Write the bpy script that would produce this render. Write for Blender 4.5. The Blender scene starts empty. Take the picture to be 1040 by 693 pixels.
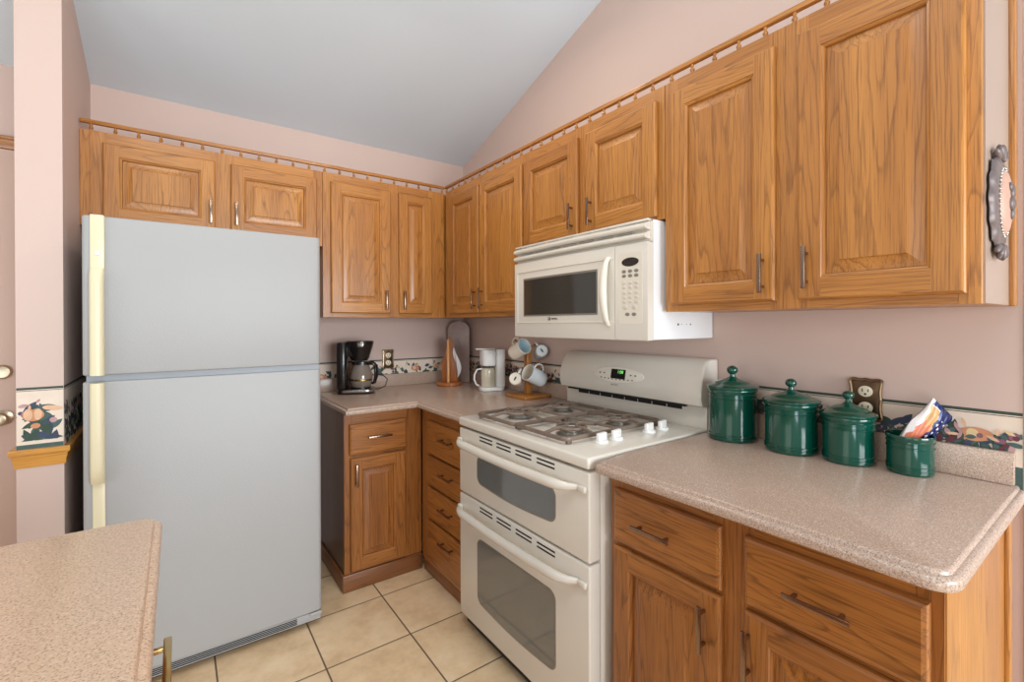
import bpy, bmesh, math, random
from mathutils import Vector, Matrix, Euler

PI = math.pi
random.seed(7)
sc = bpy.context.scene
COL = sc.collection

# ------------------------------------------------------------------ camera
CF, CYAW, CROLL, CPIT = 471.624, 0.6291, 0.0037, -0.0023
CPOS = Vector((-1.6703, -2.9212, 1.3058))
F0 = Vector((math.sin(CYAW), math.cos(CYAW), 0)); R0 = Vector((math.cos(CYAW), -math.sin(CYAW), 0)); Z0 = Vector((0, 0, 1))
FW = F0*math.cos(CPIT) + Z0*math.sin(CPIT); UP = -F0*math.sin(CPIT) + Z0*math.cos(CPIT)
CX = R0*math.cos(CROLL) - UP*math.sin(CROLL); CY = R0*math.sin(CROLL) + UP*math.cos(CROLL)
cam_data = bpy.data.cameras.new('camera'); cam = bpy.data.objects.new('camera', cam_data); COL.objects.link(cam)
m = Matrix.Identity(4)
for i in range(3):
    m[i][0], m[i][1], m[i][2], m[i][3] = CX[i], CY[i], -FW[i], CPOS[i]
cam.matrix_world = m
cam_data.sensor_fit = 'HORIZONTAL'; cam_data.sensor_width = 36.0
cam_data.lens = CF*36.0/1040.0
cam_data.shift_x = (520 - 522.98)/1040.0
cam_data.shift_y = (329.98 - 346.5)/1040.0
cam_data.clip_start = 0.02
sc.camera = cam

# ------------------------------------------------------------------ light
sc.view_settings.view_transform = 'Standard'; sc.view_settings.look = 'None'
sc.view_settings.exposure = -0.15; sc.view_settings.gamma = 1.0; sc.view_settings.use_curve_mapping = False
W = bpy.data.worlds.new('world'); sc.world = W; W.use_nodes = True
W.node_tree.nodes['Background'].inputs[0].default_value = (0.93, 0.97, 1.0, 1)
W.node_tree.nodes['Background'].inputs[1].default_value = 0.50

def area(name, loc, target, sx, sy, energy, color):
    l = bpy.data.lights.new(name, 'AREA'); l.shape = 'RECTANGLE'; l.size = sx; l.size_y = sy
    l.energy = energy; l.color = color
    o = bpy.data.objects.new(name, l); COL.objects.link(o); o.location = loc
    d = Vector(target) - Vector(loc); o.rotation_euler = d.to_track_quat('-Z', 'Y').to_euler()
    return o
area('window_daylight', (-0.6, -6.2, 1.35), (-0.9, 0, 1.1), 2.2, 1.6, 190, (0.90, 0.955, 1.0))
area('warm_left_fill', (-5.2, -3.2, 1.5), (0, -1.6, 1.2), 2.2, 1.9, 40, (1.0, 0.94, 0.86))  # added warm fill from the left, no real opening known there
area('ceiling_lamp', (-0.78, -1.35, 2.74), (-0.78, -1.35, 0), 0.22, 0.22, 6, (1.0, 0.86, 0.70))
area('overhead_fill', (-1.75, -2.75, 3.1), (-1.35, -1.7, 0), 0.5, 0.5, 14, (1.0, 0.96, 0.88))  # added fill for floor and worktops, no such lamp known
area('ceiling_fill', (-2.9, -4.3, 0.25), (-1.5, -1.2, 3.0), 1.8, 1.8, 58, (0.80, 0.92, 1.0))  # added fill aimed upward to brighten the ceiling

# ------------------------------------------------------------------ materials
def s2l(c):
    return tuple(((v/255.0)/12.92 if v/255.0 <= 0.04045 else ((v/255.0 + 0.055)/1.055)**2.4) for v in c)
def rgba(c): return (*s2l(c), 1)
MATS = {}
def base_mat(name):
    mt = bpy.data.materials.new(name); mt.use_nodes = True
    nt = mt.node_tree; b = nt.nodes['Principled BSDF']; MATS[name] = mt
    return mt, nt, b
def plain(name, col, rough=0.5, metal=0.0, noise=0.03, scale=6.0, coat=0.0, bump=0.0, bscale=200.0, spec=0.5, emit=None):
    mt, nt, b = base_mat(name)
    tc = nt.nodes.new('ShaderNodeTexCoord')
    nz = nt.nodes.new('ShaderNodeTexNoise'); nz.inputs['Scale'].default_value = scale; nz.inputs['Detail'].default_value = 4
    nt.links.new(tc.outputs['Object'], nz.inputs['Vector'])
    mx = nt.nodes.new('ShaderNodeMix'); mx.data_type = 'RGBA'
    c = s2l(col)
    mx.inputs['A'].default_value = (*[max(0, v*(1 - noise*2)) for v in c], 1)
    mx.inputs['B'].default_value = (*[min(1, v*(1 + noise*2)) for v in c], 1)
    nt.links.new(nz.outputs['Fac'], mx.inputs['Factor'])
    nt.links.new(mx.outputs['Result'], b.inputs['Base Color'])
    b.inputs['Roughness'].default_value = rough; b.inputs['Metallic'].default_value = metal
    b.inputs['Specular IOR Level'].default_value = spec
    b.inputs['Coat Weight'].default_value = coat; b.inputs['Coat Roughness'].default_value = 0.08
    if bump:
        n2 = nt.nodes.new('ShaderNodeTexNoise'); n2.inputs['Scale'].default_value = bscale
        nt.links.new(tc.outputs['Object'], n2.inputs['Vector'])
        bp = nt.nodes.new('ShaderNodeBump'); bp.inputs['Strength'].default_value = bump; bp.inputs['Distance'].default_value = 0.002
        nt.links.new(n2.outputs['Fac'], bp.inputs['Height']); nt.links.new(bp.outputs['Normal'], b.inputs['Normal'])
    if emit:
        b.inputs['Emission Color'].default_value = rgba(emit[0]); b.inputs['Emission Strength'].default_value = emit[1]
    return mt

def ramp(nt, stops, interp='LINEAR'):
    r = nt.nodes.new('ShaderNodeValToRGB'); r.color_ramp.interpolation = interp
    els = r.color_ramp.elements
    while len(els) > 1: els.remove(els[-1])
    els[0].position = stops[0][0]; els[0].color = stops[0][1]
    for p, c in stops[1:]:
        e = els.new(p); e.color = c
    return r
def math_node(nt, op, a=None, b=None):
    n = nt.nodes.new('ShaderNodeMath'); n.operation = op
    for i, v in enumerate((a, b)):
        if v is None: continue
        if isinstance(v, (int, float)): n.inputs[i].default_value = v
        else: nt.links.new(v, n.inputs[i])
    return n.outputs[0]

def oak(name, axis, light=(194, 132, 62), dark=(154, 94, 40), ring=(106, 60, 24), rough=0.36):
    """honey oak, grain running along local axis 0/1/2"""
    mt, nt, b = base_mat(name)
    tc = nt.nodes.new('ShaderNodeTexCoord'); oi = nt.nodes.new('ShaderNodeObjectInfo')
    off = nt.nodes.new('ShaderNodeCombineXYZ')
    for k, mul in enumerate((17.3, 29.1, 41.7)):
        nt.links.new(math_node(nt, 'MULTIPLY', oi.outputs['Random'], mul), off.inputs[k])
    add = nt.nodes.new('ShaderNodeVectorMath'); add.operation = 'ADD'
    nt.links.new(tc.outputs['Object'], add.inputs[0]); nt.links.new(off.outputs[0], add.inputs[1])
    def scaled(vec, along, across):
        mp = nt.nodes.new('ShaderNodeVectorMath'); mp.operation = 'MULTIPLY'
        v = [across]*3; v[axis] = along
        mp.inputs[1].default_value = v
        nt.links.new(vec, mp.inputs[0]); return mp.outputs[0]
    # cathedral rings: iso-lines of a stretched noise
    n1 = nt.nodes.new('ShaderNodeTexNoise'); n1.inputs['Scale'].default_value = 1.0; n1.inputs['Detail'].default_value = 1.5
    n1.inputs['Roughness'].default_value = 0.35
    nt.links.new(scaled(add.outputs[0], 0.50, 8.5), n1.inputs['Vector'])
    nw = nt.nodes.new('ShaderNodeTexNoise'); nw.inputs['Scale'].default_value = 1.0; nw.inputs['Detail'].default_value = 2
    nt.links.new(scaled(add.outputs[0], 9.0, 60.0), nw.inputs['Vector'])
    t = math_node(nt, 'MULTIPLY', math_node(nt, 'ADD', n1.outputs['Fac'], math_node(nt, 'MULTIPLY', nw.outputs['Fac'], 0.028)), 27.0)
    fr = math_node(nt, 'FRACT', t)
    rr = ramp(nt, [(0.0, (0, 0, 0, 1)), (0.55, (0.03, 0.03, 0.03, 1)), (0.78, (0.28, 0.28, 0.28, 1)), (0.90, (0.95, 0.95, 0.95, 1)), (0.96, (0.6, 0.6, 0.6, 1)), (1.0, (0, 0, 0, 1))])
    nt.links.new(fr, rr.inputs[0])
    ringmod = nt.nodes.new('ShaderNodeTexNoise'); ringmod.inputs['Scale'].default_value = 1.0; ringmod.inputs['Detail'].default_value = 2
    nt.links.new(scaled(add.outputs[0], 4.0, 60.0), ringmod.inputs['Vector'])
    # pores: fine short dashes
    n2 = nt.nodes.new('ShaderNodeTexNoise'); n2.inputs['Scale'].default_value = 1.0; n2.inputs['Detail'].default_value = 3
    nt.links.new(scaled(add.outputs[0], 9.0, 330.0), n2.inputs['Vector'])
    pr = ramp(nt, [(0.50, (0, 0, 0, 1)), (0.68, (1, 1, 1, 1))]); nt.links.new(n2.outputs['Fac'], pr.inputs[0])
    # broad tone
    n3 = nt.nodes.new('ShaderNodeTexNoise'); n3.inputs['Scale'].default_value = 1.0; n3.inputs['Detail'].default_value = 2
    nt.links.new(scaled(add.outputs[0], 1.2, 11.0), n3.inputs['Vector'])
    mA = nt.nodes.new('ShaderNodeMix'); mA.data_type = 'RGBA'
    mA.inputs['A'].default_value = rgba(light); mA.inputs['B'].default_value = rgba(dark)
    tone = ramp(nt, [(0.3, (0.0,)*3 + (1,)), (0.75, (0.75,)*3 + (1,))]); nt.links.new(n3.outputs['Fac'], tone.inputs[0])
    tv = math_node(nt, 'ADD', tone.outputs[0], math_node(nt, 'MULTIPLY', math_node(nt, 'SUBTRACT', oi.outputs['Random'], 0.5), 0.3))
    nt.links.new(tv, mA.inputs['Factor'])
    mB = nt.nodes.new('ShaderNodeMix'); mB.data_type = 'RGBA'
    mB.inputs['B'].default_value = rgba(ring)
    nt.links.new(mA.outputs['Result'], mB.inputs['A'])
    nt.links.new(math_node(nt, 'MULTIPLY', math_node(nt, 'MULTIPLY', rr.outputs[0], ringmod.outputs[0]), 1.0), mB.inputs['Factor'])
    mC = nt.nodes.new('ShaderNodeMix'); mC.data_type = 'RGBA'
    mC.inputs['B'].default_value = rgba(ring)
    nt.links.new(mB.outputs['Result'], mC.inputs['A'])
    nt.links.new(math_node(nt, 'MULTIPLY', pr.outputs[0], 0.5), mC.inputs['Factor'])
    nt.links.new(mC.outputs['Result'], b.inputs['Base Color'])
    b.inputs['Roughness'].default_value = rough
    b.inputs['Coat Weight'].default_value = 0.25; b.inputs['Coat Roughness'].default_value = 0.18
    bp = nt.nodes.new('ShaderNodeBump'); bp.inputs['Strength'].default_value = 0.12; bp.inputs['Distance'].default_value = 0.001
    nt.links.new(pr.outputs[0], bp.inputs['Height']); bp.invert = True
    nt.links.new(bp.outputs['Normal'], b.inputs['Normal'])
    return mt
OX, OY, OZ = oak('oak_grain_x', 0), oak('oak_grain_y', 1), oak('oak_grain_z', 2)
OAKW = [OZ, OX, OY]           # slot 0 vertical, slot 1 along local x, slot 2 along local y
SHADESIDE = oak('oak_side_shade', 2, (128, 92, 70), (96, 66, 50), (70, 46, 34), 0.4)  # oak with the shade of the refrigerator gap put into its colour
TOE = oak('toe_board_oak', 0, (150, 96, 55), (112, 68, 38), (84, 48, 26), 0.45)
TRIMOAK = oak('trim_oak', 0, (224, 165, 84), (200, 140, 62), (160, 104, 44), 0.3)

TRIMOAKV = oak('pale_dowel_oak', 2, (232, 176, 112), (214, 150, 84), (170, 112, 60), 0.3)

def speckle(name, base, dark, lite, scale=330.0, rough=0.32, coat=0.15):
    mt, nt, b = base_mat(name)
    tc = nt.nodes.new('ShaderNodeTexCoord')
    n1 = nt.nodes.new('ShaderNodeTexNoise'); n1.inputs['Scale'].default_value = scale; n1.inputs['Detail'].default_value = 1
    n2 = nt.nodes.new('ShaderNodeTexNoise'); n2.inputs['Scale'].default_value = scale*0.62; n2.inputs['Detail'].default_value = 1
    n3 = nt.nodes.new('ShaderNodeTexNoise'); n3.inputs['Scale'].default_value = 4
    off = nt.nodes.new('ShaderNodeVectorMath'); off.operation = 'ADD'; off.inputs[1].default_value = (3.1, 7.7, 1.3)
    nt.links.new(tc.outputs['Object'], n1.inputs['Vector']); nt.links.new(tc.outputs['Object'], off.inputs[0])
    nt.links.new(off.outputs[0], n2.inputs['Vector']); nt.links.new(tc.outputs['Object'], n3.inputs['Vector'])
    r1 = ramp(nt, [(0.36, (1, 1, 1, 1)), (0.47, (0, 0, 0, 1))]); nt.links.new(n1.outputs['Fac'], r1.inputs[0])
    r2 = ramp(nt, [(0.55, (0, 0, 0, 1)), (0.68, (1, 1, 1, 1))]); nt.links.new(n2.outputs['Fac'], r2.inputs[0])
    a = nt.nodes.new('ShaderNodeMix'); a.data_type = 'RGBA'; a.inputs['A'].default_value = rgba(base); a.inputs['B'].default_value = rgba(dark)
    nt.links.new(math_node(nt, 'MULTIPLY', r1.outputs[0], 0.7), a.inputs['Factor'])
    c = nt.nodes.new('ShaderNodeMix'); c.data_type = 'RGBA'; c.inputs['B'].default_value = rgba(lite)
    nt.links.new(a.outputs['Result'], c.inputs['A']); nt.links.new(math_node(nt, 'MULTIPLY', r2.outputs[0], 0.55), c.inputs['Factor'])
    nt.links.new(c.outputs['Result'], b.inputs['Base Color'])
    b.inputs['Roughness'].default_value = rough; b.inputs['Coat Weight'].default_value = coat; b.inputs['Coat Roughness'].default_value = 0.2
    return mt
LAM = speckle('speckled_laminate', (188, 164, 147), (112, 90, 78), (216, 199, 186), 400.0, 0.26)

def tile_floor():
    mt, nt, b = base_mat('ceramic_tile_floor')
    tc = nt.nodes.new('ShaderNodeTexCoord'); sp = nt.nodes.new('ShaderNodeSeparateXYZ')
    nt.links.new(tc.outputs['Object'], sp.inputs[0])
    P = 0.338
    def cell(o, c0):
        v = math_node(nt, 'DIVIDE', math_node(nt, 'SUBTRACT', o, c0), P)
        return v, math_node(nt, 'FRACT', v), math_node(nt, 'FLOOR', v)
    _, fx, ix = cell(sp.outputs[0], -0.880); _, fy, iy = cell(sp.outputs[1], -0.742)
    def edge(f): return math_node(nt, 'MINIMUM', f, math_node(nt, 'SUBTRACT', 1.0, f))
    e = math_node(nt, 'MINIMUM', edge(fx), edge(fy))
    g = nt.nodes.new('ShaderNodeMapRange'); g.inputs['From Min'].default_value = 0.007; g.inputs['From Max'].default_value = 0.011
    nt.links.new(e, g.inputs['Value'])
    cv = nt.nodes.new('ShaderNodeCombineXYZ'); nt.links.new(ix, cv.inputs[0]); nt.links.new(iy, cv.inputs[1])
    wn = nt.nodes.new('ShaderNodeTexWhiteNoise'); nt.links.new(cv.outputs[0], wn.inputs['Vector'])
    mv = nt.nodes.new('ShaderNodeVectorMath'); mv.operation = 'MULTIPLY_ADD'; mv.inputs[1].default_value = (9, 9, 9)
    nt.links.new(wn.outputs['Color'], mv.inputs[0]); nt.links.new(tc.outputs['Object'], mv.inputs[2])
    n = nt.nodes.new('ShaderNodeTexNoise'); n.inputs['Scale'].default_value = 7; n.inputs['Detail'].default_value = 7; n.inputs['Roughness'].default_value = 0.65
    nt.links.new(mv.outputs[0], n.inputs['Vector'])
    r = ramp(nt, [(0.32, rgba((212, 180, 142))), (0.5, rgba((230, 201, 162))), (0.68, rgba((239, 215, 180)))])
    nt.links.new(n.outputs['Fac'], r.inputs[0])
    mx = nt.nodes.new('ShaderNodeMix'); mx.data_type = 'RGBA'; mx.inputs['A'].default_value = rgba((112, 94, 76))
    nt.links.new(g.outputs['Result'], mx.inputs['Factor']); nt.links.new(r.outputs[0], mx.inputs['B'])
    nt.links.new(mx.outputs['Result'], b.inputs['Base Color'])
    b.inputs['Roughness'].default_value = 0.42
    bp = nt.nodes.new('ShaderNodeBump'); bp.inputs['Strength'].default_value = 0.5; bp.inputs['Distance'].default_value = 0.003
    nt.links.new(g.outputs['Result'], bp.inputs['Height']); nt.links.new(bp.outputs['Normal'], b.inputs['Normal'])
    return mt
TILE = tile_floor()
PAINT = plain('pink_wall_paint', (210, 187, 177), 0.75, noise=0.01, scale=2, bump=0.08, bscale=400)
CEILP = plain('ceiling_paint', (214, 226, 236), 0.85, noise=0.012, scale=1.5)
CASEP = plain('pale_casing_paint', (236, 230, 232), 0.6, noise=0.01)
DOORP = plain('door_paint', (206, 178, 164), 0.5, noise=0.02, scale=2)
FRIDGEM = plain('fridge_enamel', (168, 169, 170), 0.45, noise=0.006, bump=0.22, bscale=160)
FRIDGEG = plain('fridge_gasket', (146, 153, 160), 0.4)
CREAM = plain('cream_plastic', (226, 217, 184), 0.35, noise=0.02, scale=4)
BISQUE = plain('bisque_enamel', (222, 216, 205), 0.25, noise=0.006, coat=0.3)
WHITEM = plain('white_enamel', (236, 238, 240), 0.3, noise=0.006)
WHITEP = plain('white_plastic', (234, 234, 232), 0.35, noise=0.01)
BLACK = plain('black_plastic', (22, 19, 18), 0.25, noise=0.05, coat=0.3)
SLOT = plain('dark_slot', (24, 22, 20), 0.7)
GLASSD = plain('smoked_oven_glass', (104, 106, 105), 0.07, noise=0.02, coat=1.0, spec=0.6)  # base grey lifted to carry part of the window reflection
GLASSRIM = plain('frosted_glass_rim', (128, 122, 112), 0.25, noise=0.02)
MWGLASS = plain('microwave_window_glass', (58, 54, 48), 0.10, noise=0.02, coat=0.3)
NICKEL = plain('brushed_nickel', (150, 128, 112), 0.26, 1.0, noise=0.03)
GOLD = plain('polished_brass', (196, 168, 112), 0.18, 1.0, noise=0.03)
BRASS = plain('antique_brass', (104, 84, 66), 0.38, 1.0, noise=0.15, scale=30)
CHROME = plain('chrome', (205, 205, 205), 0.12, 1.0, noise=0.02)
GRATE = plain('grey_brown_cast_iron', (128, 112, 100), 0.42, 0.25, noise=0.12, scale=20)
BURNER = plain('burner_steel', (150, 146, 138), 0.35, 0.6, noise=0.08, scale=20)
GREEN = plain('green_glaze', (6, 72, 58), 0.10, noise=0.03, scale=12, coat=0.6)
CERAMIC = plain('pale_blue_white_ceramic', (226, 233, 236), 0.15, noise=0.01, coat=0.3)
CERAMICC = plain('cream_ceramic', (232, 222, 206), 0.15, noise=0.01, coat=0.3)
CERBLUE = plain('light_blue_glaze', (200, 222, 228), 0.15, noise=0.04, scale=20, coat=0.3)
STAMP = plain('dark_mug_print', (44, 62, 84), 0.3)
STAMPB = plain('brown_mug_print', (88, 62, 48), 0.3)
IVORY = plain('ivory_receptacle', (232, 224, 198), 0.35)
WOOD = oak('stand_wood', 2, (190, 116, 56), (160, 88, 38), (120, 62, 26), 0.35)
PAPER = plain('white_paper', (232, 228, 226), 0.9)
SMOKE = plain('smoky_mauve_panel', (188, 168, 162), 0.35, noise=0.08, scale=30)
SMOKE2 = plain('pale_mauve_relief', (196, 180, 178), 0.4, noise=0.06, scale=30)
PLAQ = plain('pewter_plaque', (112, 100, 98), 0.45, 0.3, noise=0.2, scale=40)
PLAQP = plain('rosy_plaque_field', (190, 152, 134), 0.45, 0.1, noise=0.08, scale=30)
GREY = plain('grey_button', (128, 122, 114), 0.4)
PALEB = plain('faint_button', (208, 198, 184), 0.4)
OVALM = plain('control_oval', (234, 228, 216), 0.3)
LCD = plain('lcd_black', (12, 16, 12), 0.15)
LCDON = plain('lcd_green_digits', (120, 220, 110), 0.4, emit=((120, 225, 110), 1.0))
CARAFE = plain('coffee_glass', (126, 114, 104), 0.06, noise=0.05, coat=0.6)  # colour lightened to stand in for reflections on the glass
SILVER = plain('silver_trim', (176, 170, 164), 0.25, 0.9)
NAVY = plain('navy_foil', (26, 38, 92), 0.22, 0.1, noise=0.15, scale=25)
FOILW = plain('white_foil', (222, 216, 214), 0.3, noise=0.05, scale=25)
FOILT = plain('tan_food_print', (198, 152, 96), 0.35, noise=0.15, scale=35)
FOILO = plain('orange_food_print', (206, 112, 78), 0.35, noise=0.1, scale=35)
BORDER = plain('border_cream_paper', (232, 216, 200), 0.8, noise=0.05, scale=25)
BLINE = plain('border_green_line', (62, 74, 64), 0.7)
BWHITE = plain('border_white_line', (226, 226, 220), 0.7)
PAL = [plain('print_%s' % n, c, 0.75, noise=0.14, scale=45) for n, c in (
    ('burgundy', (104, 52, 62)), ('plum', (136, 92, 108)), ('orange', (206, 142, 104)), ('peach', (226, 184, 152)),
    ('teal', (74, 98, 94)), ('leaf', (58, 80, 66)), ('slate', (64, 74, 98)), ('rose', (190, 150, 152)), ('straw', (222, 196, 150)))]

# ------------------------------------------------------------------ mesh helpers
def add_tmp(bm, t, M=None, mi=None):
    if M is not None: t.transform(M)
    if mi is not None:
        for f in t.faces: f.material_index = mi
    me = bpy.data.meshes.new('tmp'); t.to_mesh(me); t.free(); bm.from_mesh(me); bpy.data.meshes.remove(me)
def box(bm, x0, x1, y0, y1, z0, z1, mi=0, bev=0.0, seg=2, M=None):
    t = bmesh.new()
    bmesh.ops.create_cube(t, size=1, matrix=Matrix.Translation(((x0+x1)/2, (y0+y1)/2, (z0+z1)/2)) @ Matrix.Diagonal((abs(x1-x0), abs(y1-y0), abs(z1-z0), 1)))
    if bev > 0: bmesh.ops.bevel(t, geom=list(t.edges), offset=bev, segments=seg, profile=0.5, affect='EDGES')
    add_tmp(bm, t, M, mi)
def lathe(bm, prof, seg=32, M=None, mi=0):
    t = bmesh.new(); rings = []
    for r, z in prof:
        if r < 1e-6: rings.append([t.verts.new((0, 0, z))])
        else: rings.append([t.verts.new((r*math.cos(2*PI*k/seg), r*math.sin(2*PI*k/seg), z)) for k in range(seg)])
    for a, b in zip(rings, rings[1:]):
        for k in range(seg):
            k2 = (k+1) % seg
            if len(a) == 1 and len(b) == 1: continue
            if len(a) == 1: t.faces.new((a[0], b[k2], b[k]))
            elif len(b) == 1: t.faces.new((a[k], a[k2], b[0]))
            else: t.faces.new((a[k], a[k2], b[k2], b[k]))
    bmesh.ops.recalc_face_normals(t, faces=list(t.faces))
    add_tmp(bm, t, M, mi)
def tube(bm, pts, r, seg=10, mi=0, M=None, closed=False, flat=(1, 1), up=None):
    t = bmesh.new(); pts = [Vector(p) for p in pts]; n = len(pts)
    rad = r if isinstance(r, (list, tuple)) else [r]*n
    rings = []; upv = Vector(up) if up else None
    prev = None
    for i, p in enumerate(pts):
        if closed: d = pts[(i+1) % n] - pts[i-1]
        else: d = pts[min(i+1, n-1)] - pts[max(i-1, 0)]
        d.normalize()
        if upv is not None: a = upv - d*upv.dot(d)
        elif prev is None: a = d.orthogonal()
        else: a = prev - d*prev.dot(d)
        if a.length < 1e-6: a = d.orthogonal()
        a.normalize(); prev = a; b = d.cross(a)
        rings.append([t.verts.new(p + (a*math.cos(2*PI*k/seg)*flat[0] + b*math.sin(2*PI*k/seg)*flat[1])*rad[i]) for k in range(seg)])
    m_ = n if closed else n-1
    for i in range(m_):
        A, B = rings[i], rings[(i+1) % n]
        for k in range(seg):
            t.faces.new((A[k], A[(k+1) % seg], B[(k+1) % seg], B[k]))
    if not closed:
        t.faces.new(rings[0][::-1]); t.faces.new(rings[-1])
    bmesh.ops.recalc_face_normals(t, faces=list(t.faces))
    add_tmp(bm, t, M, mi)
def prism(bm, pts2, h0, h1, plane='xy', mi=0, bev=0.0, M=None, seg=2):
    """extrude a 2-D outline; plane xy -> along z, xz -> along y, yz -> along x"""
    t = bmesh.new()
    def P(a, b, h):
        return {'xy': (a, b, h), 'xz': (a, h, b), 'yz': (h, a, b)}[plane]
    lo = [t.verts.new(P(a, b, h0)) for a, b in pts2]; hi = [t.verts.new(P(a, b, h1)) for a, b in pts2]
    f1 = t.faces.new(lo); f2 = t.faces.new(hi); n = len(pts2)
    for k in range(n): t.faces.new((lo[k], lo[(k+1) % n], hi[(k+1) % n], hi[k]))
    bmesh.ops.recalc_face_normals(t, faces=list(t.faces))
    if bev > 0:
        es = [e for e in t.edges if (f1 in e.link_faces) or (f2 in e.link_faces)]
        bmesh.ops.bevel(t, geom=es, offset=bev, segments=seg, profile=0.5, affect='EDGES')
    add_tmp(bm, t, M, mi)
def rrect(x0, x1, z0, z1, r, n=5):
    o = []
    for cx, cz, a0 in ((x1-r, z1-r, 0), (x0+r, z1-r, PI/2), (x0+r, z0+r, PI), (x1-r, z0+r, 1.5*PI)):
        for k in range(n+1):
            a = a0 + PI/2*k/n; o.append((cx + r*math.cos(a), cz + r*math.sin(a)))
    return o
def ell(cx, cz, rx, rz, n=24):
    return [(cx + rx*math.cos(2*PI*k/n), cz + rz*math.sin(2*PI*k/n)) for k in range(n)]

def obj(name, bm, mats, parent=None, label=None, loc=None, smooth=35):
    if not isinstance(mats, (list, tuple)): mats = [mats]
    if loc is not None:
        bm.transform(Matrix.Translation(-Vector(loc)))
    me = bpy.data.meshes.new(name); bm.to_mesh(me); bm.free()
    for mt in mats: me.materials.append(mt)
    if smooth:
        for p in me.polygons: p.use_smooth = True
        me.set_sharp_from_angle(angle=math.radians(smooth))
    o = bpy.data.objects.new(name, me); COL.objects.link(o)
    if loc is not None: o.location = loc
    if parent is not None: o.parent = parent
    if label: o['label'] = label
    return o
def tag(o, label, cat, group=None):
    o['label'] = label; o['category'] = cat
    if group: o['group'] = group
    return o
def thing(name, label, cat, loc=(0, 0, 0), rz=0.0, group=None):
    o = bpy.data.objects.new(name, None); COL.objects.link(o); o.empty_display_size = 0.05
    o.location = loc; o.rotation_euler = (0, 0, rz)
    return tag(o, label, cat, group)
def struct(name, bm, mats, parent=None):
    o = obj(name, bm, mats, parent, smooth=30)
    if parent is None: o['kind'] = 'structure'
    return o
NB = bmesh.new
def text_bm(bm, s, size, M, mi=0, ext=0.0003):
    cu = bpy.data.curves.new('txt', 'FONT'); cu.body = s; cu.size = size; cu.extrude = ext; cu.align_x = 'CENTER'; cu.align_y = 'CENTER'
    o = bpy.data.objects.new('txt', cu); COL.objects.link(o)
    dg = bpy.context.evaluated_depsgraph_get(); me = bpy.data.meshes.new_from_object(o.evaluated_get(dg))
    t = bmesh.new(); t.from_mesh(me); add_tmp(bm, t, M, mi)
    bpy.data.objects.remove(o); bpy.data.curves.remove(cu); bpy.data.meshes.remove(me)

# ------------------------------------------------------------------ the room
SL = 0.326; ZC = 2.434                     # ceiling: z = ZC - SL*y
XR_END = -2.735                            # the right wall stops here
b = NB(); box(b, -5.0, 1.6, -5.5, 0.0, -0.05, 0.0); struct('floor', b, TILE)
b = NB(); box(b, -5.0, 1.6, 0.0, 0.12, 0.0, 2.47); struct('wall_back', b, PAINT)
b = NB(); prism(b, [(0.0, 0.0), (XR_END, 0.0), (XR_END, ZC - SL*XR_END), (0.0, ZC)], 0.0, 0.12, 'yz'); struct('wall_right', b, PAINT)
b = NB(); prism(b, [(0.12, ZC - SL*0.12), (-4.6, ZC + SL*4.6), (-4.6, ZC + SL*4.6 + 0.08), (0.12, ZC - SL*0.12 + 0.08)], -5.0, 1.6, 'yz'); struct('ceiling', b, CEILP)
# stub wall beside the fridge
PX0, PX1, PY = -2.110, -1.993, -0.668
b = NB(); prism(b, [(0.0, 0.0), (PY, 0.0), (PY, ZC - SL*PY), (0.0, ZC)], PX0, PX1, 'yz'); struct('wall_left', b, PAINT)
# white casing finishing the end of the right wall
b = NB(); box(b, -0.004, 0.124, XR_END - 0.018, XR_END - 0.0005, 0.0, 3.2, 0, 0.003); struct('trim_1', b, CASEP)
# next room's wall, seen past the end of the right wall
b = NB(); box(b, 1.45, 1.6, -5.5, 0.0, 0.0, 2.9); struct('wall_far', b, PAINT)

# oak chair rail on the stub wall
def chair_rail():
    b = NB()
    prof = [(0.0, 0.822), (0.005, 0.822), (0.006, 0.830), (0.006, 0.840), (0.009, 0.850), (0.010, 0.860), (0.017, 0.868), (0.018, 0.882), (0.016, 0.885), (0.0, 0.885)]
    def ring(path):
        return path
    # wraps the end face and both sides: offset outline extruded through the profile
    t = bmesh.new(); rings = []
    for d, z in prof:
        y = PY - d
        pts = [(PX0 - d, -0.30), (PX0 - d, y), (PX1 + d, y), (PX1 + d, -0.30)]
        rings.append([t.verts.new((px, py, z)) for px, py in pts])
    for A, B in zip(rings, rings[1:]):
        for k in range(3):
            t.faces.new((A[k], A[k+1], B[k+1], B[k]))
    bmesh.ops.recalc_face_normals(t, faces=list(t.faces))
    add_tmp(b, t, None, 0)
    return struct('trim_2', b, TRIMOAK)
chair_rail()

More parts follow.
